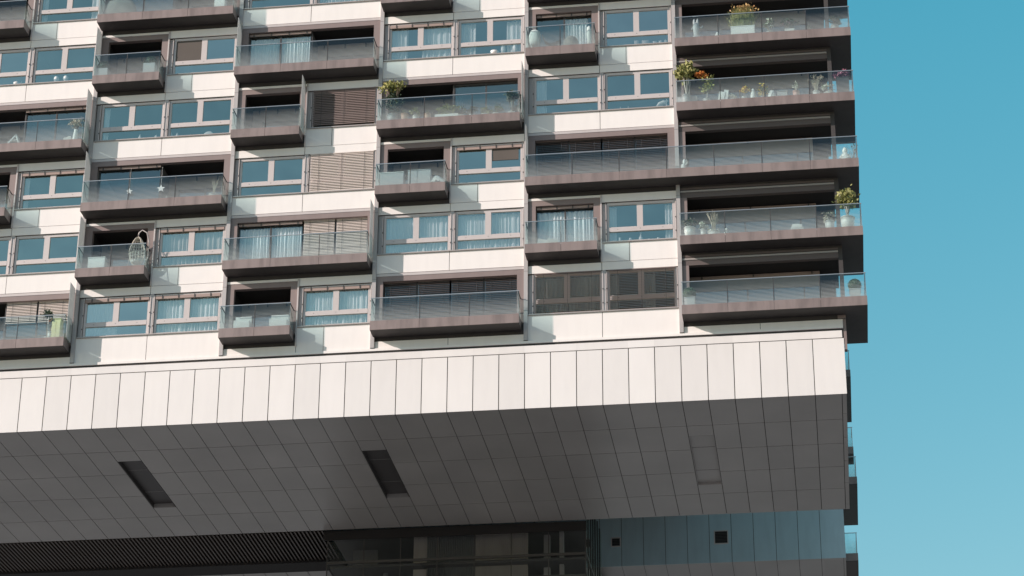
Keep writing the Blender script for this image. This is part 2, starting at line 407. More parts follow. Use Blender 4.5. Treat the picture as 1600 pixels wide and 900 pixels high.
def curtain_mesh(wd, h, seed, amp=.045, folds=7.):
    rnd = random.Random(seed); folds *= rnd.uniform(.75, 1.35); m = MB(); n = int(wd*26)+4; ph = rnd.uniform(0, 6)
    y = [amp*sin(folds*2*pi*i/n*wd/1.15+ph+rnd.uniform(-.5, .5)+1.9*sin(i*.21+ph)+.8*sin(i*.53)) for i in range(n+1)]
    for i in range(n+1):
        x = wd*i/n; m.v += [(x, y[i]*.6, h), (x, y[i], h*.5), (x, y[i]*1.3, 0)]
    for i in range(n):
        b = 3*i
        m.f += [(b, b+1, b+4, b+3), (b+1, b+2, b+5, b+4)]; m.m += [0, 0]
    return m
def blind_mesh(wd, h, tilt, pitch=.062, sl=.036):
    m = MB(); n = int(h/pitch)
    for i in range(n):
        z = h-pitch*(i+.5); m.obox((wd/2, 0, z), wd/2-.01, sl, .0022, rx=tilt)
    m.box(0, wd, -.025, .025, -.03, 0.0); m.box(0, wd, -.03, .03, h, h+.04)
    for f in ((.14, .5, .86) if wd > 2 else (.2, .8)): m.box(wd*f-.006, wd*f+.006, -.035, -.03, 0, h, 1)
    return m
WIN = []
def window(k, n, side, curt=(0, 0), blind=None, hd=False, dark_at=0):
    """side L or R half of the bay; curt = cover of the two lights"""
    x = xl(k)+(.24 if side == 'L' else 3.42); z = 4.31+H*n
    fr = put('window', cached('winf', win_frame, 'window_frame', ['frame', 'darkmetal']), BLD, (x, 0, z))
    put('pane', cached('winp', pane_mesh, 'window_pane', 'wglass'), fr)
    if hd: put('blind_housing', cached('hood', hood, 'blind_housing', ['beige', 'darkmetal']), fr)
    rnd = random.Random(k*31+n*7+(side == 'R'))
    for i, c in enumerate(curt):
        if not c: continue
        a = .06 if i == 0 else 1.47
        wd = 1.38*abs(c) if abs(c) <= 1 else 1.38
        if c < 0: a = a+1.38-wd
        warm = (k, n) in ((3, 1), (0, 0)); key = ('cur', wd, (k+n+i) % 5, warm)
        put('curtain', cached(key, lambda: curtain_mesh(wd, 1.76, (k+n+i) % 5+int(wd*10)), 'curtain', 'warmcurtain' if warm else 'curtain'), fr, (a, .30, .03))
    if blind:
        dark = blind in 'dm'
        key = ('bl', blind)
        put('blind', cached(key, lambda: blind_mesh(2.86, 1.84, .5 if blind == 'd' else 1.12 if dark else 1.0, 'x' if 0 else (.075 if blind == 'd' else .088 if blind == 'm' else .08), .03 if blind == 'd' else .042 if dark else .036), 'blind', ['dblind' if dark else 'lblind', 'darkmetal']), fr, (.03, -.005, .02))
    if dark_at:
        mb = MB(); a = .11 if dark_at < 0 else 1.58; mb.box(a, a+1.17, .095, .115, 1.1 if abs(dark_at) < 2 else .74, 1.775)  # dark sheet over one light; the taller stands in for an open window's interior
        part('dark_pane', mb, 'darkpanem', fr)
    return fr

def spandrel(k, n):
    typ = (n-k) % 3; z = H*n; a, b = xl(k)-.005, xr_(k)+.005; g_ = .012
    mid = xl(k)+3.18
    zb = 3.375+z if n else 3.065
    if typ == 0:   # window + window
        m = MB(); m.box(a, mid-g_, 0, .035, zb, 4.255+z); m.box(mid+g_, b, 0, .035, zb, 4.255+z)
        part('spandrel_panel', m, 'spandrel', BLD)
    if typ == 1:   # small balcony left, panel right
        j = xl(k)+4.38; zc = 3.375+z if n else 3.065
        m = MB(); m.box(mid+g_, j-g_, 0, .035, zc, 4.255+z); m.box(j+g_, b, 0, .035, zc, 4.255+z)
        part('spandrel_panel', m, 'spandrel', BLD)
    # strip / trim below
    if n:
        below = (n-1-k) % 3
        m = MB()
        if typ == 1:      # window row below: light strip over both windows
            m.box(a, mid-g_, 0, .036, 2.985+z, 3.345+z); m.box(mid+g_, b, 0, .036, 2.985+z, 3.355+z)
        elif typ == 0:    # wide balcony below: slim trim
            m.box(a, b, -.015, .036, 3.225+z, 3.345+z)
        else:             # small balcony below at left, window at right
            m.box(a, mid-.03, -.015, .036, 3.235+z, 3.345+z); m.box(mid+.03, b, -.01, .036, 2.985+z, 3.355+z)
        part('panel_strip', m, 'spandrel' if typ != 0 else 'frame', BLD)
    elif typ:
        m = MB()
        e = mid-g_ if typ == 1 else mid-g_
        m.box(a, mid-g_, 0, .036, 3.065, 3.40)
        if typ == 2: m.box(mid+g_, b, 0, .036, 3.065, 3.40)
        part('panel_strip', m, 'spandrel', BLD)
    # sill
    if typ == 0:
        m = MB(); m.box(a, b, -.065, .07, 4.258+z, 4.30+z); part('window_sill', m, 'sillm', BLD)
    if typ == 1:
        m = MB(); m.box(mid, b, -.065, .07, 4.258+z, 4.30+z); part('window_sill', m, 'sillm', BLD)
    # posts and reveals
    def post(x0, x1, y0, mt='grey', z0=4.30, z1=6.22, y1=.2):
        part('window_post', MB().box(x0, x1, y0, y1, z0+z, z1+z), mt, BLD)
    if typ == 0:
        post(xl(k)-.005, xl(k)+.19, .10); post(mid, mid+.17, .02); post(xr_(k)-.14, xr_(k)+.005, .06)
        part('window_head', MB().box(xl(k)+.2, xr_(k)-.15, .176, .2, 6.1+z, 6.25+z), 'grey', BLD)
    if typ == 1:
        post(mid+.03, mid+.19, .10); post(xr_(k)-.14, xr_(k)+.005, .06); post(mid-.03, mid+.028, -.06, 'frame', 3.36, 6.58)

def loggia(k, n, style, seed=0):
    """frame of the opening behind a balcony plus what stands in it"""
    typ = (n-k) % 3; z = H*n
    if typ == 2: a, b = xl(k)-.005, xr_(k)+.005; la, lb = .30, .31
    else: a, b = xl(k)-.005, xl(k)+3.148; la, lb = .33, .30
    m = MB()
    m.box(a, a+la, 0, .22, 3.95+z, 6.225+z); m.box(b-lb, b, 0, .22, 3.95+z, 6.225+z)
    m.box(a, b, 0, .22, 6.227+z, 6.465+z)
    fr = part('loggia_frame', m, 'brownframe', BLD)
    oa, ob = a+la, b-lb
    segs = []
    if style == 'deep': segs = [(oa, ob, 'deep')]
    elif style == 'blinds': segs = [(oa, (oa+ob)/2, 'dblind'), ((oa+ob)/2, ob, 'dblind')]
    else:
        parts = style.split('+'); n_ = len(parts)
        for i, q in enumerate(parts): segs.append((oa+(ob-oa)*i/n_, oa+(ob-oa)*(i+1)/n_, q))
    for i, (p, q, t) in enumerate(segs):
        if t == 'deep':
            m = MB(); d = 1.5
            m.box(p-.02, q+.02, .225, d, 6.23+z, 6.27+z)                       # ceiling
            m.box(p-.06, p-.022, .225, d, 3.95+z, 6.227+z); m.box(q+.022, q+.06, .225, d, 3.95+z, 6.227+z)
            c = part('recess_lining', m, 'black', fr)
            m = MB(); m.box(p, q, d, d+.05, 5.62+z, 6.225+z); m.box(p, p+.5, d, d+.05, 3.94+z, 5.618+z)
            for j in range(3): m.box(p+.3+j*(q-p)/3, p+.34+j*(q-p)/3, d-.08, d, 6.0+z, 6.2+z, 1)
            part('recess_wall', m, ['beige', 'darkmetal'], fr)
            m = MB(); m.box(p+.5, q, d+.02, d+.03, 3.94+z, 5.617+z); part('recess_glass', m, 'dglass', fr)
            m = MB()
            nn = max(1, int((q-p-.5)/1.1)); 
            for j in range(nn+1):
                xx = p+.5+(q-p-.5)*j/nn; m.box(xx-.03, xx+.03, d-.02, d+.018, 3.94+z, 5.617+z)
            part('recess_mullion', m, 'darkmetal', fr)
        else:
            wd = q-p; m = MB()
            nn = 2
            for j in range(nn+1):
                xx = p+wd*j/nn; m.box(xx-.035, xx+.035, .24, .32, 3.95+z, 6.225+z)
            m.box(p+.036, q-.036, .25, .31, 6.12+z, 6.225+z)
            gd = part('sliding_door', m, 'darkmetal', fr)
            m = MB(); m.box(p+.036, q-.036, .275, .285, 3.95+z, 6.118+z); part('door_glass', m, 'dglass', gd) if False else part('door_glass', m, 'dglass', fr)
            if t in ('gc', 'gh', 'gp'):
                m = MB(); m.box(p+.03, q-.03, .12, .18, 6.10+z, 6.2+z)
                for j in range(4): m.box(p+.2+j*(wd-.45)/3, p+.25+j*(wd-.45)/3, .10, .118, 6.08+z, 6.21+z, 1)
                part('blind_housing', m, ['beige', 'darkmetal'], fr)
            if t == 'gc':
                put('curtain', cached(('lc', round(wd, 2), seed % 3), lambda: curtain_mesh(wd-.1, 2.1, seed+3, .06), 'curtain', 'curtain'), fr, (p+.05, .42, 3.97+z))
            if t == 'gh':
                put('curtain', cached(('lch', round(wd, 2), seed % 3), lambda: curtain_mesh(wd*.42, 2.1, seed+5, .06), 'curtain', 'curtain'), fr, (p+wd*.5, .42, 3.97+z))
            if t in ('dblind', 'lblind', 'hblind'):
                for j in range(2):
                    hh = 2.24 if t != 'hblind' else .95
                    put('blind', cached(('lb', t, round(wd, 2)), lambda: blind_mesh(wd/2-.07, hh, .55 if t == 'dblind' else 1.0, .085 if t == 'dblind' else .075, .036), 'blind', ['dblind' if t == 'dblind' else 'lblind', 'darkmetal']), fr, (p+wd*j/2+.04, .17, 6.2-hh+z))

def balcony(x0, x1, n, panes, wrap=False, left=True, right=True, z_off=0., parent=None, yf=-PV, yb=0., depth=None):
    z = 4.0+H*n+z_off; fh = .42; P_ = parent or BLD
    m = MB(); yb2 = yb-.002
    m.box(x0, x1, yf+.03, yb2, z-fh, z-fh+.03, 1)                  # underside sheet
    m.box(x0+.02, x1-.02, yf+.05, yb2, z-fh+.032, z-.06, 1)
    nj = panes; seg = (x1-x0)/nj
    for i in range(nj):
        m.box(x0+seg*i+(.006 if i else 0), x0+seg*(i+1)-(.006 if i < nj-1 else 0), yf, yf+.028, z-fh, z)
    m.box(x0, x0+.028, yf+.03, yb2, z-fh+.032, z-.002); m.box(x1-.028, x1, yf+.03, yb2, z-fh+.032, z-.002)
    if wrap:
        ye = 3.1
        m.box(1.085, x1, 0, ye, z-fh, z-fh+.03, 1); m.box(1.105, x1-.02, 0, ye-.03, z-fh+.032, z-.06, 1)
        m.box(x1-.028, x1, 0, ye, z-fh+.032, z-.002); m.box(1.15, x1-.03, ye-.028, ye, z-fh+.032, z-.002)
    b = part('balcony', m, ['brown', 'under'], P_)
    gh = 1.065; gy = yf+.05
    for i in range(nj):
        w_ = seg-.02; key = ('gp', round(w_, 3))
        def f(w_=w_):
            q = MB(); q.box(0, w_, 0, .012, 0, gh); return q
        put('glass_pane', cached(key, f, 'glass_pane', 'striped'), b, (x0+seg*i+.01+(.03 if i == 0 else 0)*0, gy, z))
    ln = (3.1 if wrap else yb)-gy-.02
    def fs():
        q = MB(); q.box(0, .012, 0, ln, 0, gh); return q
    if left: put('glass_pane', cached(('gs', round(-gy-.02+yb, 3)), (lambda: MB().box(0, .012, 0, yb-gy-.03, 0, gh)), 'glass_pane', 'striped'), b, (x0+.035, gy+.014, z))
    if right:
        if wrap:
            nl = 2
            for i in range(nl):
                put('glass_pane', cached(('gw', i), (lambda: MB().box(0, .012, 0, ln/nl-.02, 0, gh)), 'glass_pane', 'striped'), b, (x1-.05, gy+.014+i*ln/nl, z))
        else: put('glass_pane', cached(('gs', round(-gy-.02+yb, 3)), (lambda: MB().box(0, .012, 0, yb-gy-.03, 0, gh)), 'glass_pane', 'striped'), b, (x1-.047, gy+.014, z))
    m = MB(); t = z+gh
    m.box(x0, x1, gy-.014, gy+.026, t, t+.03)
    if left: m.box(x0+.02, x0+.055, gy+.028, yb-.003, t, t+.028, 1)
    if right: m.box(x1-.06, x1-.025, gy+.028, (3.06 if wrap else yb-.003), t, t+.028, 1)
    for i in range(1, nj): m.box(x0+seg*i-.014, x0+seg*i+.014, gy-.012, gy-.002, z+.002, t, 1)
    if left: m.tube([(x0+.06, gy+.05, z+.95), (x0+.07, gy+.30, z+.48), (x0+.09, yb-.12, z+.42)], .012, 5, 1)
    if right and not wrap: m.tube([(x1-.07, gy+.06, z+1.0), (x1-.07, yb-.1, z+.62)], .012, 5, 1)
    if wrap: m.box(x1-.055, x1-.03, gy+.0, gy+.025, z, t, 0)
    part('handrail', m, ['steel', 'darkmetal'], b)
    return b

# ------- what each bay shows
LOG = {(4, 0): 'deep+hblind', (4, 3): 'deep+gp', (4, 2): 'deep', (4, 5): 'deep', (3, 1): 'deep', (3, 2): 'gp+deep', (3, 4): 'deep', (3, 5): 'gp+deep',
       (2, 0): 'deep', (2, 1): 'gc+lblind', (2, 3): 'deep', (2, 4): 'gc+deep', (1, 0): 'blinds', (1, 2): 'deep', (1, 3): 'deep+g', (1, 5): 'deep',
       (0, 1): 'gc', (0, 2): 'blinds', (0, 4): 'gh', (0, 5): 'g+deep'}
WN = {(3, 0, 'L'): dict(curt=(1, 0), hd=1), (3, 0, 'R'): dict(curt=(1, 1), hd=1), (2, 0, 'R'): dict(curt=(1, 1), hd=1),
      (0, 0, 'L'): dict(curt=(1, 1), blind='d'), (0, 0, 'R'): dict(curt=(.3, .4), blind='d'),
      (3, 1, 'R'): dict(curt=(1, 1), hd=1), (1, 1, 'L'): dict(curt=(1, 1)), (1, 1, 'R'): dict(curt=(1, 1)), (0, 1, 'R'): dict(curt=(.25, -.25)),
      (2, 2, 'R'): dict(blind='l'), (4, 2, 'R'): dict(curt=(.15, 0), hd=1), (1, 2, 'R'): dict(hd=1, dark_at=1),
      (2, 3, 'R'): dict(blind='m'), (3, 4, 'R'): dict(dark_at=-2), (1, 4, 'L'): dict(curt=(.55, 1), hd=1), (1, 4, 'R'): dict(curt=(.5, -.5)),
      (4, 5, 'R'): dict(curt=(.2, -.3)), (2, 5, 'R'): dict(curt=(1, .5)), (0, 3, 'L'): dict(curt=(.35, 0)), (4, 4, 'R'): dict(), (3, 3, 'L'): dict(curt=(.2, 0))}
MT['mblind'] = MT['dblind']
for k in range(KB+1):
    for n in range(NR):
        typ = (n-k) % 3
        spandrel(k, n)
        if typ == 0:
            for s_ in 'LR': window(k, n, s_, **WN.get((k, n, s_), {}))
        if typ == 1:
            window(k, n, 'R', **WN.get((k, n, 'R'), {}))
            loggia(k, n, LOG.get((k, n), 'deep'), k+n)
            balcony(xl(k)-.04, xl(k)+3.07, n, 2)
        if typ == 2:
            loggia(k, n, LOG.get((k, n), 'gp+deep'), k+n)
            if not (k == 0 and n % 3 == 2): balcony(xl(k)-.06, xr_(k)-.10, n, 3)

# corner bay
XE0 = -5.335; XE1 = 2.35
for n in range(NR):
    z = H*n
    if n % 3 == 2: balcony(xl(0)-.04, XE1, n, 7, wrap=True)
    else: balcony(XE0-.02, XE1, n, 4, wrap=True, left=False)
    m = MB()
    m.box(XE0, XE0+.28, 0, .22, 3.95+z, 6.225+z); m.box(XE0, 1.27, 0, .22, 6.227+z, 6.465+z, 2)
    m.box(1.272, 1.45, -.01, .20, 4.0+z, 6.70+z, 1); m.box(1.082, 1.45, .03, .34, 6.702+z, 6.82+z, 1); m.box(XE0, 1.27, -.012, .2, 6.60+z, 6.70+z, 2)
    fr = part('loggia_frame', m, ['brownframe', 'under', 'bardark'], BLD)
    m = MB(); m.box(XE0, 1.268, -.03, .1, 6.475+z, 6.56+z)
    part('loggia_trim', m, 'sillm', fr)
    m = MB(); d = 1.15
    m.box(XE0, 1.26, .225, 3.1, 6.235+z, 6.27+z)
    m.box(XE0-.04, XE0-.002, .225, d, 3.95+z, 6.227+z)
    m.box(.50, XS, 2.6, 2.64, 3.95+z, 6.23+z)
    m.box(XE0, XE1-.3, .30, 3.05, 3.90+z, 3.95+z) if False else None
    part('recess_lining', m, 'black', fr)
    m = MB(); m.box(XE0, .45, d, d+.05, 5.50+z, 6.20+z); m.box(.40, .45, d+.052, 2.6, 3.95+z, 6.2+z)
    for xx in (-4.6, -2.4, .1): m.box(xx, xx+.05, d-.07, d, 6.08+z, 6.19+z, 1)
    part('recess_wall', m, ['beige', 'darkmetal'], fr)
    m = MB(); m.box(XE0, .44, d+.04, d+.05, 3.95+z, 5.498+z); part('recess_glass', m, 'dglass', fr)
    m = MB()
    for j in range(3):
        xx = XE0+.3+j*2.4; m.box(xx-.03, xx+.03, d-.01, d+.038, 3.95+z, 5.498+z)
    part('recess_mullion', m, 'darkmetal', fr)
m = MB()
m.box(XE0, -2.15, 0, .036, 3.075, 3.37); m.box(-2.13, XR, 0, .036, 3.075, 3.37); part('panel_strip', m, 'spandrel', BLD)
m = MB(); m.box(XR-.2, XR+.13, .0, .1, 3.40, 3.56); m.box(XR+.01, XR+.13, .02, .3, 2.0, 3.38); part('corner_trim', m, 'brownframe', BLD)

# privacy screens (frosted glass fins beside balconies)
for k, n, s_ in [(4, 0, 'R'), (4, 3, 'R'), (3, 2, 'L'), (3, 1, 'L'), (3, 4, 'L'), (3, 5, 'L'), (2, 4, 'L'), (2, 3, 'M'), (2, 1, 'R'), (1, 3, 'R'), (0, 2, 'L'), (4, 1, 'N')]:
    x = {'L': xl(k)-.02, 'R': xr_(k)-.03, 'M': xl(k)+3.1, 'N': -99}[s_]
    if x < -90: continue
    m = MB(); m.box(x-.008, x+.008, -.80, -.11, 4.01+H*n, 6.62+H*n); sc = part('privacy_screen', m, 'screen', BLD)

# ---------------------------------------------------------------- glass core and louvred ceiling
CORE = thing('glass_tower', 'dark glazed stair tower under the cantilever, between louvred ceiling and rear wing', 'tower', (0, 0, ZG))
cx0, cx1, cy0, cy1 = -23.4, -11.05, 14.35, 30
m = MB()
m.box(cx0-.2, cx1+.04, cy0-.12, cy0-.02, -.42, .03, 1)
zz = [-1.55, -2.62]+[-2.62-1.65*i for i in range(1, 23)]
for z in zz: m.box(cx0, cx1, cy0-.08, cy0, z-.06, z+.06)
for i in range(8): 
    xx = cx0+(cx1-cx0)*i/7; m.box(xx-.02, xx+.02, cy0-.06, cy0-.01, -ZG, -.43)
for z in zz: m.box(cx1-.04, cx1+.04, cy0+.002, 21.9, z-.06, z+.06)
for i in range(1, 7):
    yy = cy0+i*1.1; m.box(cx1-.02, cx1+.03, yy-.03, yy+.03, -ZG, 2)
part('mullion', m, ['darkmetal', 'black'], CORE)
m = MB(); m.box(cx0, cx1-.05, cy0+.004, cy0+.02, -ZG, -.43); m.box(cx1-.02, cx1-.008, cy0+.03, 21.9, -ZG, 2.0)
part('curtain_glass', m, 'core', CORE)
m = MB()
m.box(-19.4, -18.75, 15.2, 15.4, -ZG, -.1); m.box(-18.7, -17.9, 15.1, 15.3, -ZG, -.1) if False else None
m.box(-16.4, -13.9, 15.1, 15.3, -ZG, -.1)
part('concrete_wall', m, 'concrete', CORE)
m = MB()
for i in range(26): m.box(-18.7+i*.086, -18.7+i*.086+.05, 15.0, 15.12, -ZG, -.1)
m.box(-18.74, -16.42, 15.12, 15.2, -ZG, -.1)
part('corrugated_wall', m, 'corr', CORE)
m = MB()
for i in range(28): m.box(-16.38+i*.09, -16.38+i*.09+.035, 15.05, 15.1, -ZG, -.1)
part('wall_rib', m, 'concrete', CORE)
m = MB()
for z in zz[::2]: m.box(cx0+.1, cx1-.1, 14.6, 29, z-.18, z-.06)
m.box(cx0+.1, cx1-.1, 14.6, 29, -.1, .03)
part('landing', m, 'room', CORE)
m = MB(); m.box(cx0+.1, cx1-.1, 19.5, 19.7, -ZG, -.1); m.box(-22.6, -21.4, 16.5, 16.7, -ZG, -.2, 1); m.box(-13.2, -12.9, 15.6, 15.9, -ZG, -.1, 2); m.box(-12.4, -12.2, 15.2, 15.5, -ZG, -.1, 2)
m.box(-20.9, -20.7, 15.5, 15.7, -ZG, -1.6, 1)
part('inner_wall', m, ['darkmetal', 'corr', 'greypot'], CORE)
# louvred ceiling left of the core
m = MB()
n_ = 0; x = -52.
while x < cx0-.25:
    m.box(x, x+.07, SD+.03, 18.2, -.02, .10); x += .19
part('louvre_slat', m, 'louvre', BLD)
m = MB(); m.box(-52, cx0-.2, SD+.02, 21.8, .15, .2); m.box(-52, cx0-.2, 18.22, 19.6, -.12, .14)
part('louvre_backing', m, 'black', BLD)
m = MB(); x = -52.
while x < cx0-1.3:
    m.box(x+.016, x+1.084, 19.62, 21.9, .0, .03); x += 1.1
m.box(-52, cx0-.3, 19.62, 21.9, .034, .14, 1)
part('soffit', m, ['soffit', 'joint'], BLD)

# ---------------------------------------------------------------- rear wing
REAR = thing('apartment_building', 'shaded rear wing behind the cantilever, seen as a bluish panel wall with vents', 'building', (0, 0, ZG))
RY = 22.0; RZ = .35; RX = 1.05
m = MB()
for i in range(-48, 1):
    a = i*1.1-1.1-.15; 
    for z0, z1 in ((RZ, RZ+3.2), (RZ+3.2, RZ+6.4)):
        m.box(a+.012, a+1.088, RY, RY+.03, z0+(.0 if z0 == RZ else .01), z1-.01)
m.box(-.138, RX, RY, RY+.03, RZ, RZ+3.19); m.box(-.138, RX, RY, RY+.03, RZ+3.21, RZ+6.39)
m.box(-53, RX-.02, RY+.035, RY+.2, RZ+.02, 27, 1)
m.box(-53, RX, RY, RY+.03, RZ+6.41, 27)
part('wall', m, ['teal', 'joint'], REAR)
m = MB()
for i in range(-48, 1):
    a = i*1.1-1.25
    for j in range(5): m.box(a+.01, a+1.09, RY+.04+j*2.8, RY+.04+j*2.8+2.78, RZ-.002, RZ+.018)
for j in range(5): m.box(-.14, RX-.12, RY+.04+j*2.8, RY+.04+j*2.8+2.78, RZ-.002, RZ+.018); m.box(RX-.1, RX, RY+.04+j*2.8, RY+.04+j*2.8+2.78, RZ-.002, RZ+.018)
part('soffit', m, 'soffit', REAR)
m = MB(); m.box(-53, RX-.02, RY+.21, 36, RZ+.02, .45); m.box(-53, RX-.02, RY+.21, 36, 26.9, 27.1); m.box(-53, RX-.02, 35.9, 36, .46, 26.9)
part('floor_slab', m, 'joint', REAR)
m = MB(); m.box(RX-.018, RX, RY+.035, 36, RZ+.02, 27); part('end_wall', m, 'teal', REAR)
m = MB(); m.box(-53, -6.5, SD+.003, RY-.003, 3.7, 27); part('gap_shade_block', m, 'room', REAR)  # unseen block added above the gap to keep sky light off the rear wall
for x, z, s_ in ((-5.06, 1.66, .62), (-10.33, 1.62, .40)):
    m = MB(); h = s_/2
    m.box(x-h, x+h, RY-.03, RY-.001, z-h-.05, z-h, 0); m.box(x-h, x+h, RY-.03, RY-.001, z+h, z+h+.05, 0)
    m.box(x-h-.05, x-h, RY-.03, RY-.001, z-h-.05, z+h+.05, 0); m.box(x+h, x+h+.05, RY-.03, RY-.001, z-h-.05, z+h+.05, 0)
    m.box(x-h, x+h, RY-.006, RY-.002, z-h, z+h, 1)
    nb = int(s_/.075)
    for i in range(nb): m.obox((x, RY-.02, z-h+(i+.5)*s_/nb), h, .018, .006, rx=.6, m=2)
    part('vent', m, ['frame', 'black', 'darkmetal'], REAR)
# side balconies on the end wall of the rear wing
def sideb(y0, y1, z, x1):
    m = MB(); x0 = RX+.002
    m.box(x0, x1, y0, y1, z-.42, z-.39, 1); m.box(x0, x1-.01, y0+.03, y1, z-.388, z-.05, 1)
    m.box(x0, x1, y0, y0+.028, z-.388, z); m.box(x1-.028, x1, y0+.03, y1, z-.388, z)
    b = part('balcony', m, ['brown', 'under'], REAR)
    q = MB(); q.box(0, x1-x0-.06, 0, .012, 0, 1.06); put('glass_pane', q.mesh('glass_pane', ['striped']), b, (x0, y0+.04, z))
    q = MB(); q.box(0, .012, 0, y1-y0-.1, 0, 1.06); put('glass_pane', q.mesh('glass_pane', ['striped']), b, (x1-.05, y0+.054, z))
    q = MB(); q.box(x0, x1, y0+.02, y0+.06, z+1.062, z+1.09); q.box(x1-.06, x1-.03, y0+.061, y1, z+1.062, z+1.09); q.box(x1-.05, x1-.025, y0+.02, y0+.038, z, z+1.06)
    part('handrail', q, 'steel', b)
for a in ((22.2, 28.4, 10.49, 1.80), (24.7, 26.2, 7.245, 1.76), (20.6+1.5, 28.2, 4.62, 1.82), (22.7, 29, .80, 1.66)): sideb(*a)

# ================================================================ things on balconies and sills
def fz(n): return ZG+3.945+H*n
def T(name, label, cat, x, n, y=-.45, z=None, group=None, rz=0):
    return thing(name, label, cat, (x, y, fz(n) if z is None else ZG+z), group, rz)
def pot(t, r, h, mt='whitepot', taper=.75, square=False):
    m = MB()
    if square: m.box(-r, r, -r, r, 0, h); m.box(-r-.015, r+.015, -r-.015, r+.015, h, h+.03)
    else: m.lathe((0, 0, 0), [(r*taper, 0), (r*.95, h*.7), (r, h), (r*1.06, h), (r*1.06, h+.025), (r*.9, h+.025), (r*.88, h-.02)], 18)
    part('pot', m, mt, t, smooth=not square)
def plant(name, label, cat, x, n, pr, ph, pm, h, rx, rz_, leaf, nl, size, seed, y=-.45, stem=None, square=False, blossom=None, up=.3, group=None, stemm='bark'):
    """pot, foliage centred rz_ below the top h, optional stem and blossom"""
    t = T(name, label, cat, x, n, y, group=group); rnd = random.Random(seed)
    if ph: pot(t, pr, ph, pm, square=square)
    m = MB(); cz = h-rz_
    m.blob((0, 0, cz), rx, min(rx, .3), rz_, nl, size, seed, up=up)
    part('foliage', m, leaf, t)
    m = MB(); base = ph-.02 if ph else 0
    for i in range(5 if not stem else stem):
        a = rnd.uniform(0, 2*pi); q = rnd.uniform(.2, .8)
        m.tube([(0, 0, base), (rx*.2*cos(a), .1*sin(a), base+(cz-base)*.5), (rx*q*cos(a), min(rx, .3)*q*sin(a), cz+rz_*.4)], [.014, .010, .004], 5)
    part('stem', m, stemm, t)
    if blossom:
        bm_, nb, bs, zlo, zhi = blossom; m = MB()
        for _ in range(nb):
            a = rnd.uniform(0, 2*pi); q = math.sqrt(rnd.uniform(0, 1))*.85
            c = (rx*q*cos(a), min(rx, .3)*q*sin(a), rnd.uniform(zlo, zhi))
            for _k in range(5): m.leaf(c, bs, rnd, up=.3)
        part('blossom', m, bm_, t)
    return t
def spikes(t, base, h, spread, n, seed, mt, rad=.006, head=None):
    rnd = random.Random(seed); m = MB(); q = MB()
    for i in range(n):
        a = rnd.uniform(0, 2*pi); s_ = rnd.uniform(.2, 1)*spread; hh = h*rnd.uniform(.6, 1)
        e = (s_*cos(a), s_*.7*sin(a), base+hh)
        m.tube([(.03*cos(a), .03*sin(a), base), (e[0]*.35, e[1]*.35, base+hh*.55), e], [rad, rad*.8, rad*.35], 4)
        if head:
            for _ in range(7): q.leaf((e[0], e[1], e[2]-rnd.uniform(0, .14)), .05, rnd)
    part('stem', m, mt, t)
    if head: part('flower_head', q, head, t)

# --- corner balcony, fifth row up
t = T('sculpture', 'pale torso-like standing sculpture at the left end of the top corner balcony', 'sculpture', -4.41, 4)
m = MB(); m.lathe((0, 0, 0), [(.17, 0), (.16, .3), (.13, .32), (.10, .36), (.13, .55), (.15, .8), (.10, .98), (.03, 1.02)], 14, sx=1, sy=.8); part('body', m, 'greypot', t, smooth=True)
m = MB()
for xx in (-.075, .075): m.lathe((xx, 0, .85), [(.06, 0), (.065, .12), (.055, .28), (.02, .36)], 10)
m.tube([(.12, 0, .8), (.24, 0, .72), (.30, 0, .84)], .035, 7); m.tube([(-.12, 0, .8), (-.2, 0, .68)], .035, 7)
part('limb', m, 'greypot', t, smooth=True)
t = T('ornament', 'small white pyramid ornament left of the big orange grass planter', 'ornament', -3.48, 4)
m = MB(); m.lathe((0, 0, 0), [(.17, 0), (.15, .2), (.10, .32), (.04, .44), (.01, .47)], 12); part('body', m, 'whitepot', t, smooth=True)
t = T('planter', 'large feathery green grass with orange plumes in a white trough, top corner balcony', 'planter', -2.35, 4)
m = MB(); m.box(-.52, .52, -.2, .2, 0, .55); m.box(-.54, .54, -.22, .22, .55, .58); part('trough', m, 'whitepot', t)
m = MB(); rnd = random.Random(5)
for i in range(760):
    a = rnd.uniform(0, 2*pi); b_ = rnd.gauss(0, .22); hh = rnd.uniform(.45, 1.05); lx = b_+rnd.gauss(0, .14)
    m.tube([(b_*.8, rnd.uniform(-.15, .15), .55), (b_, rnd.uniform(-.18, .18), .55+hh*.6), (lx, rnd.uniform(-.25, .2), .55+hh)], [.011, .009, .003], 3)
part('grass_blade', m, 'olive', t)
m = MB()
for i in range(170): m.leaf((max(-.5, min(.7, rnd.gauss(.12, .24))), rnd.uniform(-.2, .2), rnd.uniform(1.28, 1.68)), .12, rnd, up=1)
part('plume', m, 'plume', t)
plant('potted_plant', 'white flowering plant in a pot, right of the orange grass planter', 'plant', -1.16, 4, .16, .25, 'whitepot', .92, .22, .28, 'green', 160, .09, 11, blossom=('cream', 22, .07, .5, .9))
plant('potted_plant', 'wide dark-leaved plant in a low white box beside the white flowering plant', 'plant', -.30, 4, .2, .25, 'whitepot', .92, .38, .24, 'dgreen', 260, .08, 12, square=True, blossom=('purple', 14, .05, .6, .9))
plant('potted_plant', 'faint small sparse plant in the middle right of the top corner balcony', 'plant', .58, 4, .12, .2, 'greypot', .68, .2, .2, 'dgreen', 90, .06, 13)
plant('potted_plant', 'dark round-leaved plant in a grey pot, right end of the top corner balcony', 'plant', 1.68, 4, .18, .35, 'greypot', .98, .32, .24, 'dgreen', 230, .10, 14)

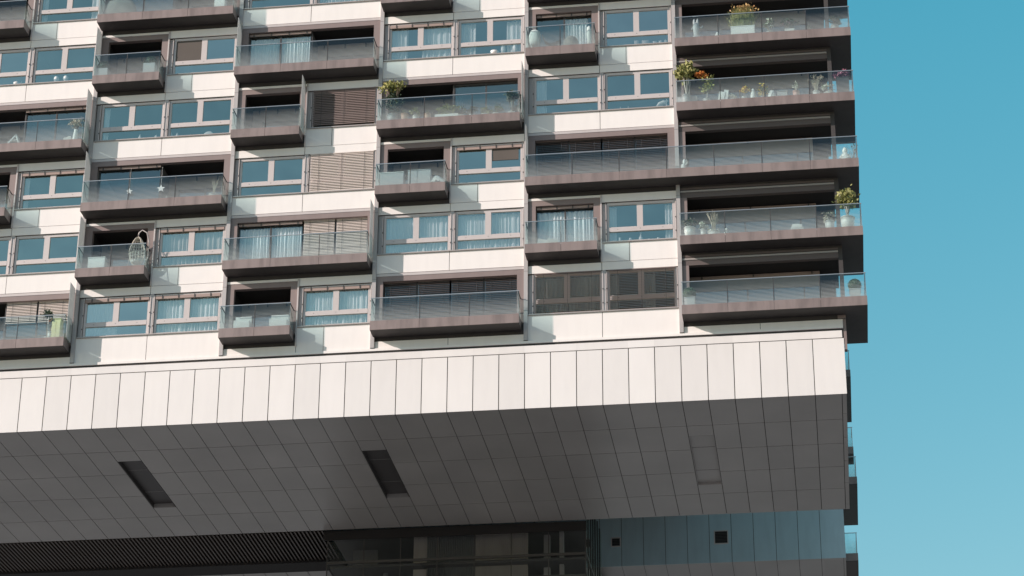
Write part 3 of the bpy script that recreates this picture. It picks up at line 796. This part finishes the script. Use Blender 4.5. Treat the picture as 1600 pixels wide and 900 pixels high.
# --- corner balcony, fourth row up
t = plant('potted_shrub', 'tall olive-green shrub with a pale trunk beside the potted tree with orange blossom', 'shrub', -4.92, 3, .18, .55, 'greypot', 2.25, .46, .42, 'olive', 620, .15, 21, stem=7, stemm='palebark', up=.8)
m = MB(); m.tube([(.10, 0, .5), (.16, 0, 1.2), (.05, 0, 1.7)], [.05, .04, .03], 7); part('trunk', m, 'palebark', t, smooth=True)
t = plant('potted_tree', 'small potted tree with a ball of orange blossom over yellow-green leaves', 'tree', -4.05, 3, .15, .3, 'whitepot', 1.45, .36, .36, 'ygreen', 300, .10, 22, stem=3, stemm='palebark')
m = MB(); m.blob((-.22, 0, 1.55), .30, .22, .17, 330, .08, 23); part('blossom', m, 'orange', t)
t = T('box', 'pale grey storage box behind the glass below the tall olive shrub', 'box', -4.9, 3, y=-.2)
m = MB(); m.box(-.42, .42, -.12, .12, 0, .58); m.box(-.43, .43, -.13, .13, .58, .61); m.box(-.06, .06, -.135, -.121, .38, .44, 1); part('body', m, ['greypot', 'darkmetal'], t)
t = T('ornament', 'leaning pair of white stone slabs standing left of the orange flower pot', 'ornament', -3.36, 3)
m = MB(); m.obox((-.05, 0, .33), .13, .05, .32, ry=.2); m.obox((.14, .02, .40), .10, .04, .34, ry=.15); part('slab', m, 'whitepot', t)
plant('potted_plant', 'tiny white flowers in a low bowl between the leaning slabs and the orange flower', 'plant', -2.91, 3, .15, .2, 'whitepot', .5, .24, .12, 'cream', 120, .05, 24)
plant('potted_plant', 'small orange-yellow dome of blossom on a thin stem in a white pot', 'plant', -2.40, 3, .12, .3, 'whitepot', .80, .26, .13, 'yellow', 240, .06, 25, stem=3, blossom=('orange', 18, .05, .62, .78))
t = T('ornament', 'tall white cone ornament between the orange and the yellow flowers', 'ornament', -2.01, 3)
m = MB(); m.lathe((0, 0, 0), [(.15, 0), (.135, .3), (.10, .55), (.055, .68), (.015, .73)], 14); part('body', m, 'whitepot', t, smooth=True)
plant('potted_plant', 'bright yellow flowers with green leaves right of the tall white cone', 'plant', -1.60, 3, .11, .25, 'greypot', .84, .26, .24, 'green', 120, .08, 26, blossom=('yellow', 30, .08, .4, .88))
t = T('ornament', 'smooth white rounded stone ornament right of the yellow flowers', 'ornament', -1.20, 3)
m = MB(); m.lathe((0, 0, 0), [(.18, 0), (.20, .2), (.17, .4), (.10, .54), (.02, .58)], 16); part('body', m, 'whitepot', t, smooth=True)
t = T('box', 'low grey lidded box between the white rounded stone and the pink pot', 'box', -.75, 3)
m = MB(); m.box(-.22, .22, -.15, .15, 0, .42); m.box(-.24, .24, -.17, .17, .42, .45); part('body', m, 'greypot', t)
t = T('potted_plant', 'thin upright sprig in a pink pot', 'plant', -.15, 3); pot(t, .15, .42, 'pink'); spikes(t, .4, .55, .16, 16, 31, 'dry', head='cream')
t = T('potted_plant', 'pale spiky grass spreading like a fan in a white pot, left of the purple heather', 'plant', .72, 3); pot(t, .15, .35); spikes(t, .33, .85, .42, 44, 32, 'dry', .007, head='dry')
plant('potted_plant', 'low row of pale succulents between the spiky grass and the dark planter', 'plant', 1.27, 3, .24, .22, 'whitepot', .68, .3, .18, 'cream', 160, .06, 33, blossom=('dry', 12, .06, .4, .68))
plant('potted_plant', 'purple heather in a dark square planter at the far right end of its balcony', 'plant', 1.88, 3, .27, .86, 'darkpot', 1.32, .32, .22, 'purple', 420, .08, 34, square=True, stem=10)

# --- long joined balcony, third row up
t = T('figurine', 'small white kneeling figurine beside the pilaster on the long joined balcony', 'figurine', -5.15, 2)
m = MB(); m.lathe((0, 0, 0), [(.14, 0), (.15, .15), (.10, .3), (.08, .42)], 12); m.lathe((.05, 0, .42), [(.03, 0), (.075, .08), (.07, .18), (.02, .26)], 12); m.tube([(.08, 0, .36), (.18, -.05, .48), (.16, -.06, .62)], .03, 6)
part('body', m, 'whitepot', t, smooth=True)
t = T('figurine', 'white stone Buddha-like seated statue at the right end of the long joined balcony', 'figurine', 1.80, 2)
m = MB(); m.lathe((0, 0, 0), [(.22, 0), (.24, .12), (.2, .25), (.16, .32), (.15, .45), (.09, .52)], 14); m.lathe((0, 0, .5), [(.05, 0), (.11, .07), (.115, .17), (.07, .25), (.03, .3)], 14)
for s_ in (-1, 1): m.tube([(s_*.15, 0, .42), (s_*.21, -.08, .28), (s_*.06, -.16, .24)], .045, 7)
part('body', m, 'whitepot', t, smooth=True)
t = T('potted_plant', 'dark twiggy plant poking past the right end of the long joined balcony', 'plant', 2.16, 2, y=-.2); pot(t, .12, .3, 'darkpot'); spikes(t, .3, .75, .36, 12, 35, 'bark', .009, head='dgreen')

# --- corner balcony, second row up
plant('potted_plant', 'brown-leaved plant in a broad cream pot, left of the tall bleached grass', 'plant', -4.95, 1, .24, .55, 'cream_pot' if False else 'whitepot', 1.02, .36, .22, 'dgreen', 320, .08, 41, blossom=('dry', 25, .05, .75, 1.))
plant('potted_plant', 'small drooping plant in a white vase just left of the tall white grasses', 'plant', -4.38, 1, .11, .45, 'whitepot', .8, .28, .14, 'cream', 110, .08, 42, stem=4)
t = T('potted_plant', 'tall bleached ornamental grass in a white bowl', 'plant', -3.92, 1); pot(t, .26, .3); spikes(t, .28, 1.08, .32, 46, 43, 'dry', .010)
m = MB(); m.blob((0, 0, .4), .26, .2, .14, 90, .12, 44, up=1); part('foliage', m, 'cream', t)
t = T('figurine', 'small white bird-shaped figurine right of the tall bleached grass', 'figurine', -3.42, 1)
m = MB(); m.lathe((0, 0, 0), [(.10, 0), (.12, .12), (.09, .25), (.04, .34)], 12); m.lathe((.03, 0, .34), [(.03, 0), (.06, .05), (.05, .12), (.01, .17)], 10); m.tube([(.06, 0, .42), (.15, 0, .40)], [.02, .004], 5); part('body', m, 'whitepot', t, smooth=True)
t = T('cushion', 'folded white cushion lying low in the middle of the balcony under the beige wall', 'cushion', -.41, 1)
m = MB(); m.obox((0, 0, .2), .26, .16, .09, rz=.1); m.obox((.02, 0, .34), .22, .14, .06, rz=-.1); m.obox((-.03, 0, .43), .16, .12, .03); part('cover', m, 'whitecloth', t)
plant('potted_plant', 'reddish bushy plant in a silver pot left of the tall potted olive tree', 'plant', .98, 1, .20, .5, 'whitepot', .98, .36, .24, 'dgreen', 260, .10, 45, blossom=('dry', 40, .07, .55, .95))
t = plant('potted_tree', 'bushy golden-green olive tree in a white pot, rising above the corner balcony rail', 'tree', 1.74, 1, .30, .62, 'whitepot', 2.1, .48, .50, 'olive', 1000, .13, 46, stem=9, stemm='palebark', up=.8)
m = MB(); m.tube([(0, 0, .55), (.04, 0, .9), (-.02, 0, 1.25), (.02, 0, 1.5)], [.06, .05, .045, .02], 8); part('trunk', m, 'palebark', t, smooth=True)
# --- corner balcony, bottom row
for x, lab in ((-5.03, 'clipped ball bush in a grey pot, left end of the lowest corner balcony'), (1.87, 'clipped ball bush in a grey pot, right end of the lowest corner balcony')):
    t = T('ball_topiary', lab, 'topiary', x, 0, group='ball topiaries')
    m = MB(); m.box(-.22, .22, -.22, .22, 0, .46); m.box(-.24, .24, -.24, .24, .46, .50); part('pot', m, 'greypot', t)
    m = MB(); rnd = random.Random(7)
    for _ in range(1500):
        a = rnd.uniform(0, 2*pi); z = rnd.uniform(-1, 1); q = math.sqrt(1-z*z); r = .27*rnd.uniform(.9, 1.0)
        m.leaf((r*q*cos(a), r*q*sin(a), .74+r*z), .04, rnd)
    m.lathe((0, 0, .74), [(.02, -.25), (.16, -.19), (.245, -.05), (.245, .06), (.16, .19), (.02, .25)], 16, 1)
    part('foliage', m, ['topiary', 'dgreen'], t)

# --- bay next to the corner, fifth row: loungers
t = T('armchair', 'pale high-backed hooded garden armchair at the left end of its small balcony', 'chair', -11.62, 4)
m = MB(); m.lathe((0, 0, .38), [(.20, 0), (.26, .2), (.27, .5), (.20, .72), (.06, .8)], 14, sy=.8); part('hood', m, 'whitecloth', t, smooth=True)
for sx in (-1, 1):
    for s2 in (-1, 1): m = MB(); m.tube([(sx*.15, s2*.12, .4), (sx*.22, s2*.16, 0)], .015, 5); part('leg', m, 'steel', t)
t = T('lounge_chair', 'low wire lounge chair with a curved back, in the middle of the small balcony', 'chair', -10.85, 4)
m = MB()
for j in range(7):
    o_ = j*.05-.15; m.tube([(-.42, o_, .85), (-.30, o_, .5), (-.1, o_, .36), (.2, o_, .4), (.42, o_, .52)], .012, 5)
part('seat', m, 'darkmetal', t)
m = MB()
for sx in (-.2, .3):
    for s2 in (-.12, .12): m.tube([(sx, s2, .38), (sx*1.2, s2, 0)], .012, 5)
part('leg', m, 'darkmetal', t)
t = T('cushion', 'dark round floor cushion right of the wire lounge chair', 'cushion', -10.0, 4)
m = MB(); m.lathe((0, 0, 0), [(.24, 0), (.33, .15), (.34, .45), (.24, .62), (.06, .68)], 16); part('cover', m, 'greycloth', t, smooth=True)
t = T('curtain_roll', 'rolled white outdoor curtain standing beside the right end of the small balcony', 'curtain', -9.18, 4)
m = MB(); m.lathe((0, 0, 0), [(.12, 0), (.09, .4), (.12, .8), (.10, 1.12), (.03, 1.2)], 10); part('fabric', m, 'whitecloth', t, smooth=True)

# --- bay C fourth row: the planted balcony
t = plant('potted_shrub', 'tall airy yellow-green bush climbing over the rail, left of the terracotta pots', 'shrub', -18.0, 3, .24, .45, 'greypot', 2.3, .60, .42, 'ygreen', 330, .12, 51, stem=12, up=.9)
m = MB(); m.blob((0, 0, 1.1), .5, .28, .55, 700, .08, 52); part('lower_foliage', m, 'dgreen', t)
t = T('potted_plant', 'sparse sprig in the left terracotta pot on the planted balcony', 'plant', -17.45, 3); pot(t, .17, .48, 'terra'); spikes(t, .45, .3, .12, 10, 53, 'dry', head='green')
plant('potted_plant', 'pale green cactus-like plant in a light pot between the two terracotta pots', 'plant', -16.95, 3, .15, .35, 'whitepot', .80, .2, .26, 'olive', 220, .07, 54)
t = T('potted_plant', 'nearly bare right terracotta pot left of the big green trough', 'plant', -16.42, 3); pot(t, .16, .42, 'terra'); spikes(t, .4, .25, .1, 8, 55, 'dry', head='green')
t = T('planter', 'long white trough overflowing with a bushy light green plant', 'planter', -15.55, 3)
m = MB(); m.box(-.52, .52, -.16, .16, 0, .32); part('trough', m, 'whitepot', t)
m = MB(); m.blob((.05, 0, .60), .50, .22, .26, 620, .11, 56); part('foliage', m, 'ygreen', t)
for i, (x, r, h, lf, lab) in enumerate([(-14.9, .26, .72, 'dgreen', 'dark leafy plant just right of the long green trough'), (-14.4, .26, .66, 'dgreen', 'grey-green rosette plant in a low pot, second right of the long green trough'),
        (-13.85, .24, .62, 'olive', 'olive-coloured plant in front of the first sliding door'), (-13.35, .3, .70, 'green', 'wide green plant right of the middle door post')]):
    plant('potted_plant', lab, 'plant', x, 3, .17, .22, 'whitepot', h, r, .22, lf, 240, .09, 60+i)
t = plant('potted_tree', 'small dark-crowned tree with a pale trunk, right end of the planted balcony', 'tree', -12.66, 3, .16, .25, 'whitepot', 1.32, .38, .28, 'dgreen', 380, .09, 66, stem=5)
m = MB(); m.tube([(0, 0, .2), (.03, 0, .6), (-.02, 0, 1.)], [.05, .045, .03], 8); part('trunk', m, 'palebark', t, smooth=True)
# --- bay C third row, small balcony
t = T('bench', 'pale low storage bench along the glass of the small balcony under the planted one', 'bench', -17.45, 2)
m = MB(); m.box(-1.0, .05, -.2, .2, 0, .74); part('body', m, 'greypot', t); m = MB(); m.box(-1.02, .07, -.22, .22, .742, .78); part('lid', m, 'whitecloth', t)
t = T('box', 'second pale storage box right of the low bench on the same small balcony', 'box', -16.7, 2)
m = MB(); m.box(-.5, .5, -.2, .2, 0, .80); m.box(-.52, .52, -.22, .22, .80, .83); part('body', m, 'greypot', t)
t = T('laundry', 'crumpled white cloth heap, right end of the small balcony under the planted one', 'cloth', -15.95, 2)
m = MB(); rnd = random.Random(3)
n1 = 14
for j in range(n1+1):
    for i in range(n1+1):
        u, v = i/n1-.5, j/n1-.5; m.v.append((u*.75, v*.4, .1+.45*max(0, 1-2.6*(u*u+v*v))+rnd.uniform(-.05, .06)))
for j in range(n1):
    for i in range(n1): b_ = j*(n1+1)+i; m.f.append((b_, b_+1, b_+n1+2, b_+n1+1)); m.m.append(0)
part('fabric', m, 'whitecloth', t, smooth=True)
# --- bay D second row
for x, lab, s_ in ((-11.3, 'left white cushion on the small balcony left of the vase window', .2), (-10.85, 'flat white folded blanket right of the left cushion on the small balcony', .24)):
    t = T('cushion', lab, 'cushion', x, 1); m = MB(); m.obox((0, 0, .2), s_, .14, .17, rz=.2, ry=.12); m.obox((.04, .02, .06), s_*1.1, .16, .05); part('cover', m, 'whitecloth', t)
# --- A: ball plants fifth row
for x, h, lab in ((-31.5, .95, 'left of two ball bushes in square pots on one small balcony'), (-29.3, 1.07, 'right of two ball bushes in square pots on one small balcony')):
    t = T('ball_topiary', lab, 'topiary', x, 4, group='ball topiaries'); m = MB(); m.box(-.27, .27, -.24, .24, 0, h-.42); part('pot', m, 'greypot', t)
    m = MB(); rnd = random.Random(9)
    for _ in range(1300):
        a = rnd.uniform(0, 2*pi); z = rnd.uniform(-1, 1); q = math.sqrt(1-z*z); r = .29*rnd.uniform(.88, 1.0)
        m.leaf((r*q*cos(a), r*q*sin(a), h-.27+r*z*.9), .05, rnd)
    m.lathe((0, 0, h-.27), [(.02, -.25), (.16, -.19), (.25, -.05), (.25, .06), (.16, .18), (.02, .23)], 16, 1)
    part('foliage', m, ['dgreen', 'topiary'], t)
# --- A third row: star decorations, driftwood plant
def star(x, z, r, lab, seed):
    t = T('star_ornament', lab, 'ornament', x, 0, y=.12, z=z, group='hanging star ornaments'); m = MB(); b_ = 0; pts = []
    for i in range(10):
        a = pi/2+i*pi/5; q = r if i % 2 == 0 else r*.42; pts.append((q*cos(a), q*sin(a)))
    for yy in (-.012, .012):
        for p_, q_ in pts: m.v.append((p_, yy, q_))
    m.f.append(tuple(range(10))); m.f.append(tuple(range(19, 9, -1))); m.m += [0, 0]
    for i in range(10): m.f.append((i, (i+1) % 10, 10+(i+1) % 10, 10+i)); m.m.append(0)
    part('star', m, 'whitepot', t); m = MB(); m.tube([(0, 0, r), (0, 0, 6.1+H*2-z)], .004, 4); part('string', m, 'whitepot', t)
star(-28.55, 5.0+H*2, .20, 'white paper star hanging in the right pane of the sliding door', 1)
star(-30.0, 4.95+H*2, .16, 'slim white paper star hanging in the left pane of the sliding door', 2)
t = T('potted_plant', 'bare white branches in a pale pot, right of the hanging stars', 'plant', -25.95, 2); pot(t, .22, .25); spikes(t, .22, .95, .25, 18, 71, 'cream' if False else 'dry', .011)
t = T('ornament', 'small white ball ornament below the hanging stars', 'ornament', -28.1, 2); m = MB(); m.lathe((0, 0, 0), [(.03, 0), (.1, .05), (.12, .14), (.08, .23), (.02, .26)], 12)
m.lathe((0, 0, .26), [(.02, 0), (.03, .05), (.01, .1)], 8); part('body', m, 'whitepot', t, smooth=True)
# --- A second row: hanging egg chair and box
t = T('hanging_chair', 'white wicker hanging egg chair on a curved pole stand', 'chair', -29.25, 1, y=-.42)
m = MB(); m.tube([(.25, .2, .02), (.46, .12, .7), (.5, .05, 1.4), (.38, 0, 1.85), (.16, 0, 1.98), (.02, 0, 1.86), (0, 0, 1.72)], .028, 8)
m.tube([(-.4, -.15, .02), (.0, 0, .05), (.3, .15, .03)], .025, 6); m.tube([(-.3, .25, .02), (0, 0, .05), (.3, -.2, .02)], .025, 6)
m.tube([(-.46, 0, .0), (-.30, 0, .75)], .016, 6); m.tube([(.5, -.1, .0), (.36, -.1, .9)], .016, 6); part('stand', m, 'frame', t, smooth=True)
m = MB()
def egg(a, z):
    rr = .36*math.sqrt(max(0., 1-((z-.95)/.72)**2))*(1 if z < .95 else (1-.35*(z-.95)/.72)); return (rr*cos(a), rr*sin(a)*.75, z)
for i in range(16):
    a = 2*pi*i/16; zs = [.25+1.42*j/12 for j in range(13)]
    if -2.4 < math.atan2(sin(a), cos(a)) < -.8: zs = zs[:6]
    m.tube([egg(a, z) for z in zs], .015, 4)
for z in [.28, .4, .52, .66, .8, .95, 1.1, 1.25, 1.38, 1.5, 1.6]:
    ar = (-.8, 3.9) if z > .85 else (-pi, pi)
    m.tube([egg(ar[0]+(ar[1]-ar[0])*j/20, z) for j in range(21)], .014, 4)
for z in range(14):
    m.tube([egg(-.8+z*.33, .3+.09*z), egg(-.3+z*.33, .45+.09*z)], .01, 4)
part('basket', m, 'wicker', t)
m = MB(); m.lathe((0, 0, .36), [(.1, 0), (.27, .06), (.28, .14), (.1, .2)], 14, sy=.7); part('cushion', m, 'whitecloth', t, smooth=True)
t = T('box', 'white storage box on the balcony with the hanging egg chair', 'box', -31.0, 1)
m = MB(); m.box(-.38, .38, -.2, .2, 0, .62); m.box(-.4, .4, -.22, .22, .62, .66); part('body', m, 'whitepot', t)
m = MB(); m.lathe((0, 0, 0), [(.05, 0), (.06, .06), (.03, .1)], 10); o_ = part('candle', m, 'whitepot', t, (.05, 0, .66), smooth=True)
# --- Z bottom row
t = T('cabinet', 'pale yellow slatted cabinet at the right end of the lowest left balcony', 'cabinet', -32.55, 0, y=-.5)
m = MB(); m.box(-.20, .20, -.18, .18, 0, .98)
part('body', m, 'yellowp', t); m = MB(); m.box(-.22, .22, -.2, .2, .982, 1.02); part('top', m, 'yellowp', t)
for xx in (-.1, .1): m = MB(); m.box(xx-.08, xx+.08, -.194, -.181, .08, .9); part('door', m, 'yellowp', t)
t = plant('potted_tree', 'small dark bonsai crown on a thin white pole, left of the yellow cabinet', 'tree', -33.0, 0, .14, .2, 'whitepot', 1.52, .30, .15, 'dgreen', 380, .08, 81, stem=2)
m = MB(); m.tube([(0, 0, .2), (0, 0, 1.3)], .018, 6); part('pole', m, 'frame', t)
plant('potted_plant', 'orange-pink blossom peeping over the left edge of the yellow cabinet', 'plant', -32.82, 0, .1, .4, 'whitepot', 1.05, .16, .1, 'green', 60, .07, 82, y=-.62, blossom=('pinkb' if False else 'orange', 14, .06, .92, 1.02))
# --- B bottom row
for x, w_, lab in ((-24.3, .35, 'left pale cube seat on the lowest small balcony'), (-22.7, .38, 'right pale cube seat with a tall back on the lowest small balcony')):
    t = T('cube_seat', lab, 'seat', x, 0); m = MB(); m.box(-w_, w_, -.22, .22, .04, .48); part('seat', m, 'whitecloth', t)
    m = MB(); m.box(-w_, w_, .12, .22, .482, .80); part('backrest', m, 'whitecloth', t)
    m = MB(); m.box(-w_+.05, w_-.05, -.18, .18, 0, .038); part('foot', m, 'darkmetal', t)
# --- Z fourth row
t = T('deck_chair', 'white triangular folding chair left on the balcony with the dried bouquet', 'chair', -35.4, 3)
m = MB(); m.obox((-.1, 0, .32), .03, .2, .38, ry=.7); m.obox((.22, 0, .3), .03, .2, .34, ry=-.35); part('frame', m, 'whitepot', t)
m = MB(); m.obox((0, 0, .30), .26, .19, .015, ry=-.2); part('seat', m, 'whitecloth', t)
t = T('vase', 'tall white vase holding a wide dried bouquet', 'vase', -32.55, 3)
m = MB(); m.lathe((0, 0, 0), [(.10, 0), (.13, .25), (.10, .55), (.07, .7), (.09, .76)], 14); part('body', m, 'whitepot', t, smooth=True)
m = MB(); m.blob((0, 0, 1.1), .42, .25, .24, 420, .06, 91); part('bouquet', m, 'dry', t)
spikes(t, .72, .5, .4, 30, 92, 'bark', .005)
t = T('cushion', 'white cushion lying at the foot of the dried bouquet vase', 'cushion', -33.05, 3, y=-.4)
m = MB(); m.obox((0, 0, .15), .34, .16, .09, ry=-.12); m.obox((.15, 0, .30), .18, .14, .07, ry=-.3); part('cover', m, 'whitecloth', t)
# --- A top row: draped furniture
t = T('covered_furniture', 'grey tarpaulin draped over furniture behind the glass of the top left balcony', 'cover', -31.0, 5)
m = MB(); m.lathe((0, 0, 0), [(.85, 0), (.8, .35), (.7, .7), (.58, .92), (.3, 1.02), (.02, 1.04)], 28, sy=.32)
for i, v in enumerate(m.v):
    a = math.atan2(v[1], v[0]); q = 1+.07*sin(9*a+v[2]*3); m.v[i] = (v[0]*q, v[1]*q, v[2])
part('tarpaulin', m, 'greycloth', t, smooth=True)
t = T('box', 'cream bucket-like box at the right end of the top left balcony', 'box', -26.2, 5); m = MB(); m.box(-.24, .24, -.2, .2, 0, .62); m.box(-.26, .26, -.22, .22, .62, .66); part('body', m, 'whitepot', t)
# --- sill ornaments (stand inside the window on the sill board)
SZ = 4.385
def sill(name, lab, cat, x, n, builder, mt='whitepot', group=None):
    t = T(name, lab, cat, x, n, y=.24, z=SZ+H*n, group=group); m = MB(); builder(m)
    m.box(-.05, .05, -.04, .04, -.004, 0); part('body', m, mt, t, smooth=True)
vase_p = [(.05, 0), (.09, .06), (.09, .14), (.035, .22), (.03, .34), (.045, .4)]
sill('vase', 'slender white bottle vase standing on the sill of the window right of the cushions', 'vase', -7.10, 1, lambda m: m.lathe((0, 0, 0), vase_p, 14))
for x, h, lab in ((-7.55, .16, 'small white jug left of the slender bottle vase'), (-6.75, .07, 'tiny white dish right of the slender bottle vase'), (-6.35, .11, 'low white bowl near the right curtain of the vase window'), (-8.0, .2, 'white toy figure at the far left of the vase window')):
    sill('ornament', lab, 'ornament', x, 1, lambda m, h=h: m.lathe((0, 0, 0), [(.04, 0), (.07, h*.3), (.05, h*.8), (.06, h)], 12))
for i, (x, w_, h, lab) in enumerate([(-7.12, .10, .24, 'leftmost tall cream box on the top right window sill'), (-6.72, .16, .22, 'wide cream box, second from left on the top right window sill'), (-6.30, .09, .15, 'middle white carton on the top right window sill'), (-6.05, .07, .16, 'narrow white carton, second from right on the top right window sill'), (-5.82, .05, .17, 'rightmost small white carton on the top right window sill')]):
    sill('box', lab, 'box', x, 4, lambda m, w_=w_, h=h: m.box(-w_, w_, -.06, .06, 0, h), 'whitepot' if i > 1 else 'lblind', 'boxes on the top right window sill')
sill('vase', 'round white vase left of its twin behind the curtained top window', 'vase', -13.15, 4, lambda m: m.lathe((0, 0, 0), [(.08, 0), (.11, .2), (.1, .5), (.05, .62), (.06, .68)], 14))
sill('vase', 'tall thick white column vase at the right edge of the curtained top window', 'vase', -12.62, 4, lambda m: m.lathe((0, 0, 0), [(.11, 0), (.12, .3), (.10, .6), (.11, .66)], 14))
sill('basket', 'small white basket left of the two white vases', 'basket', -13.55, 4, lambda m: m.lathe((0, 0, 0), [(.12, 0), (.18, .05), (.2, .16), (.17, .16)], 14))
for x, lab in ((-33.95, 'left of two white globe lamps on a window sill'), (-33.5, 'right of two white globe lamps on a window sill')):
    sill('table_lamp', lab, 'lamp', x, 4, lambda m: m.lathe((0, 0, 0), [(.06, 0), (.03, .05), (.1, .1), (.13, .2), (.12, .29), (.05, .36)], 16), group='globe lamps')
sill('teapot', 'small white teapot on the sill left of the globe lamps', 'teapot', -35.85, 4, lambda m: (m.lathe((0, 0, 0), [(.09, 0), (.15, .06), (.15, .13), (.06, .2), (.03, .24)], 14), m.tube([(.13, 0, .08), (.22, 0, .12), (.25, 0, .2)], [.03, .02, .015], 6)))
for x, lab, h in ((-29.75, 'clear upright glass on the sill, leftmost of its window row', .26), (-29.0, 'small pointed white ornament near the middle post', .2), (-28.3, 'left folded white napkin cone right of the middle post', .3), (-28.02, 'right folded white napkin cone right of the middle post', .24)):
    sill('ornament', lab, 'ornament', x, 3, lambda m, h=h: m.lathe((0, 0, 0), [(.08, 0), (.07, h*.4), (.03, h*.8), (.01, h)], 8), group='white cones on the sill')
sill('cushion', 'half-round white cushion on the sill, far right of the white napkin cones', 'cushion', -26.55, 3, lambda m: m.lathe((0, 0, 0), [(.24, 0), (.22, .1), (.12, .18), (.02, .2)], 16, sy=.4), 'whitecloth')
sill('figurine', 'white plush horse lying on the sill beside a row of pebbles', 'figurine', -6.05, 3, lambda m: (m.tube([(-.22, 0, .08), (-.1, 0, .2), (.08, 0, .26), (.22, 0, .22)], [.06, .1, .11, .07], 9), m.tube([(.15, 0, .24), (.24, 0, .36)], [.06, .07], 8), m.tube([(.2, 0, .16), (.22, 0, 0)], .035, 6), m.tube([(-.15, 0, .12), (-.2, 0, 0)], .035, 6)))
for i, x in enumerate((-6.36, -6.5, -6.64)):
    sill('pebble', ('nearest', 'middle', 'farthest')[i]+' white pebble left of the plush horse', 'pebble', x, 3, lambda m: m.lathe((0, 0, 0), [(.03, 0), (.055, .03), (.04, .07), (.01, .09)], 10), group='pebbles beside the plush horse')
sill('potted_plant', 'tiny pot of yellow-green herbs on the sill left of the middle post', 'plant', -9.3, 3, lambda m: m.blob((0, 0, .1), .14, .05, .08, 90, .06, 3), 'ygreen')
for x, lab in ((-7.9, 'left tiny candle stick on the fourth row sill next to the corner'), (-7.55, 'right tiny candle stick on the fourth row sill next to the corner')):
    sill('candle', lab, 'candle', x, 3, lambda m: m.lathe((0, 0, 0), [(.03, 0), (.015, .04), (.015, .16), (.005, .18)], 8), group='candle sticks on the sill')
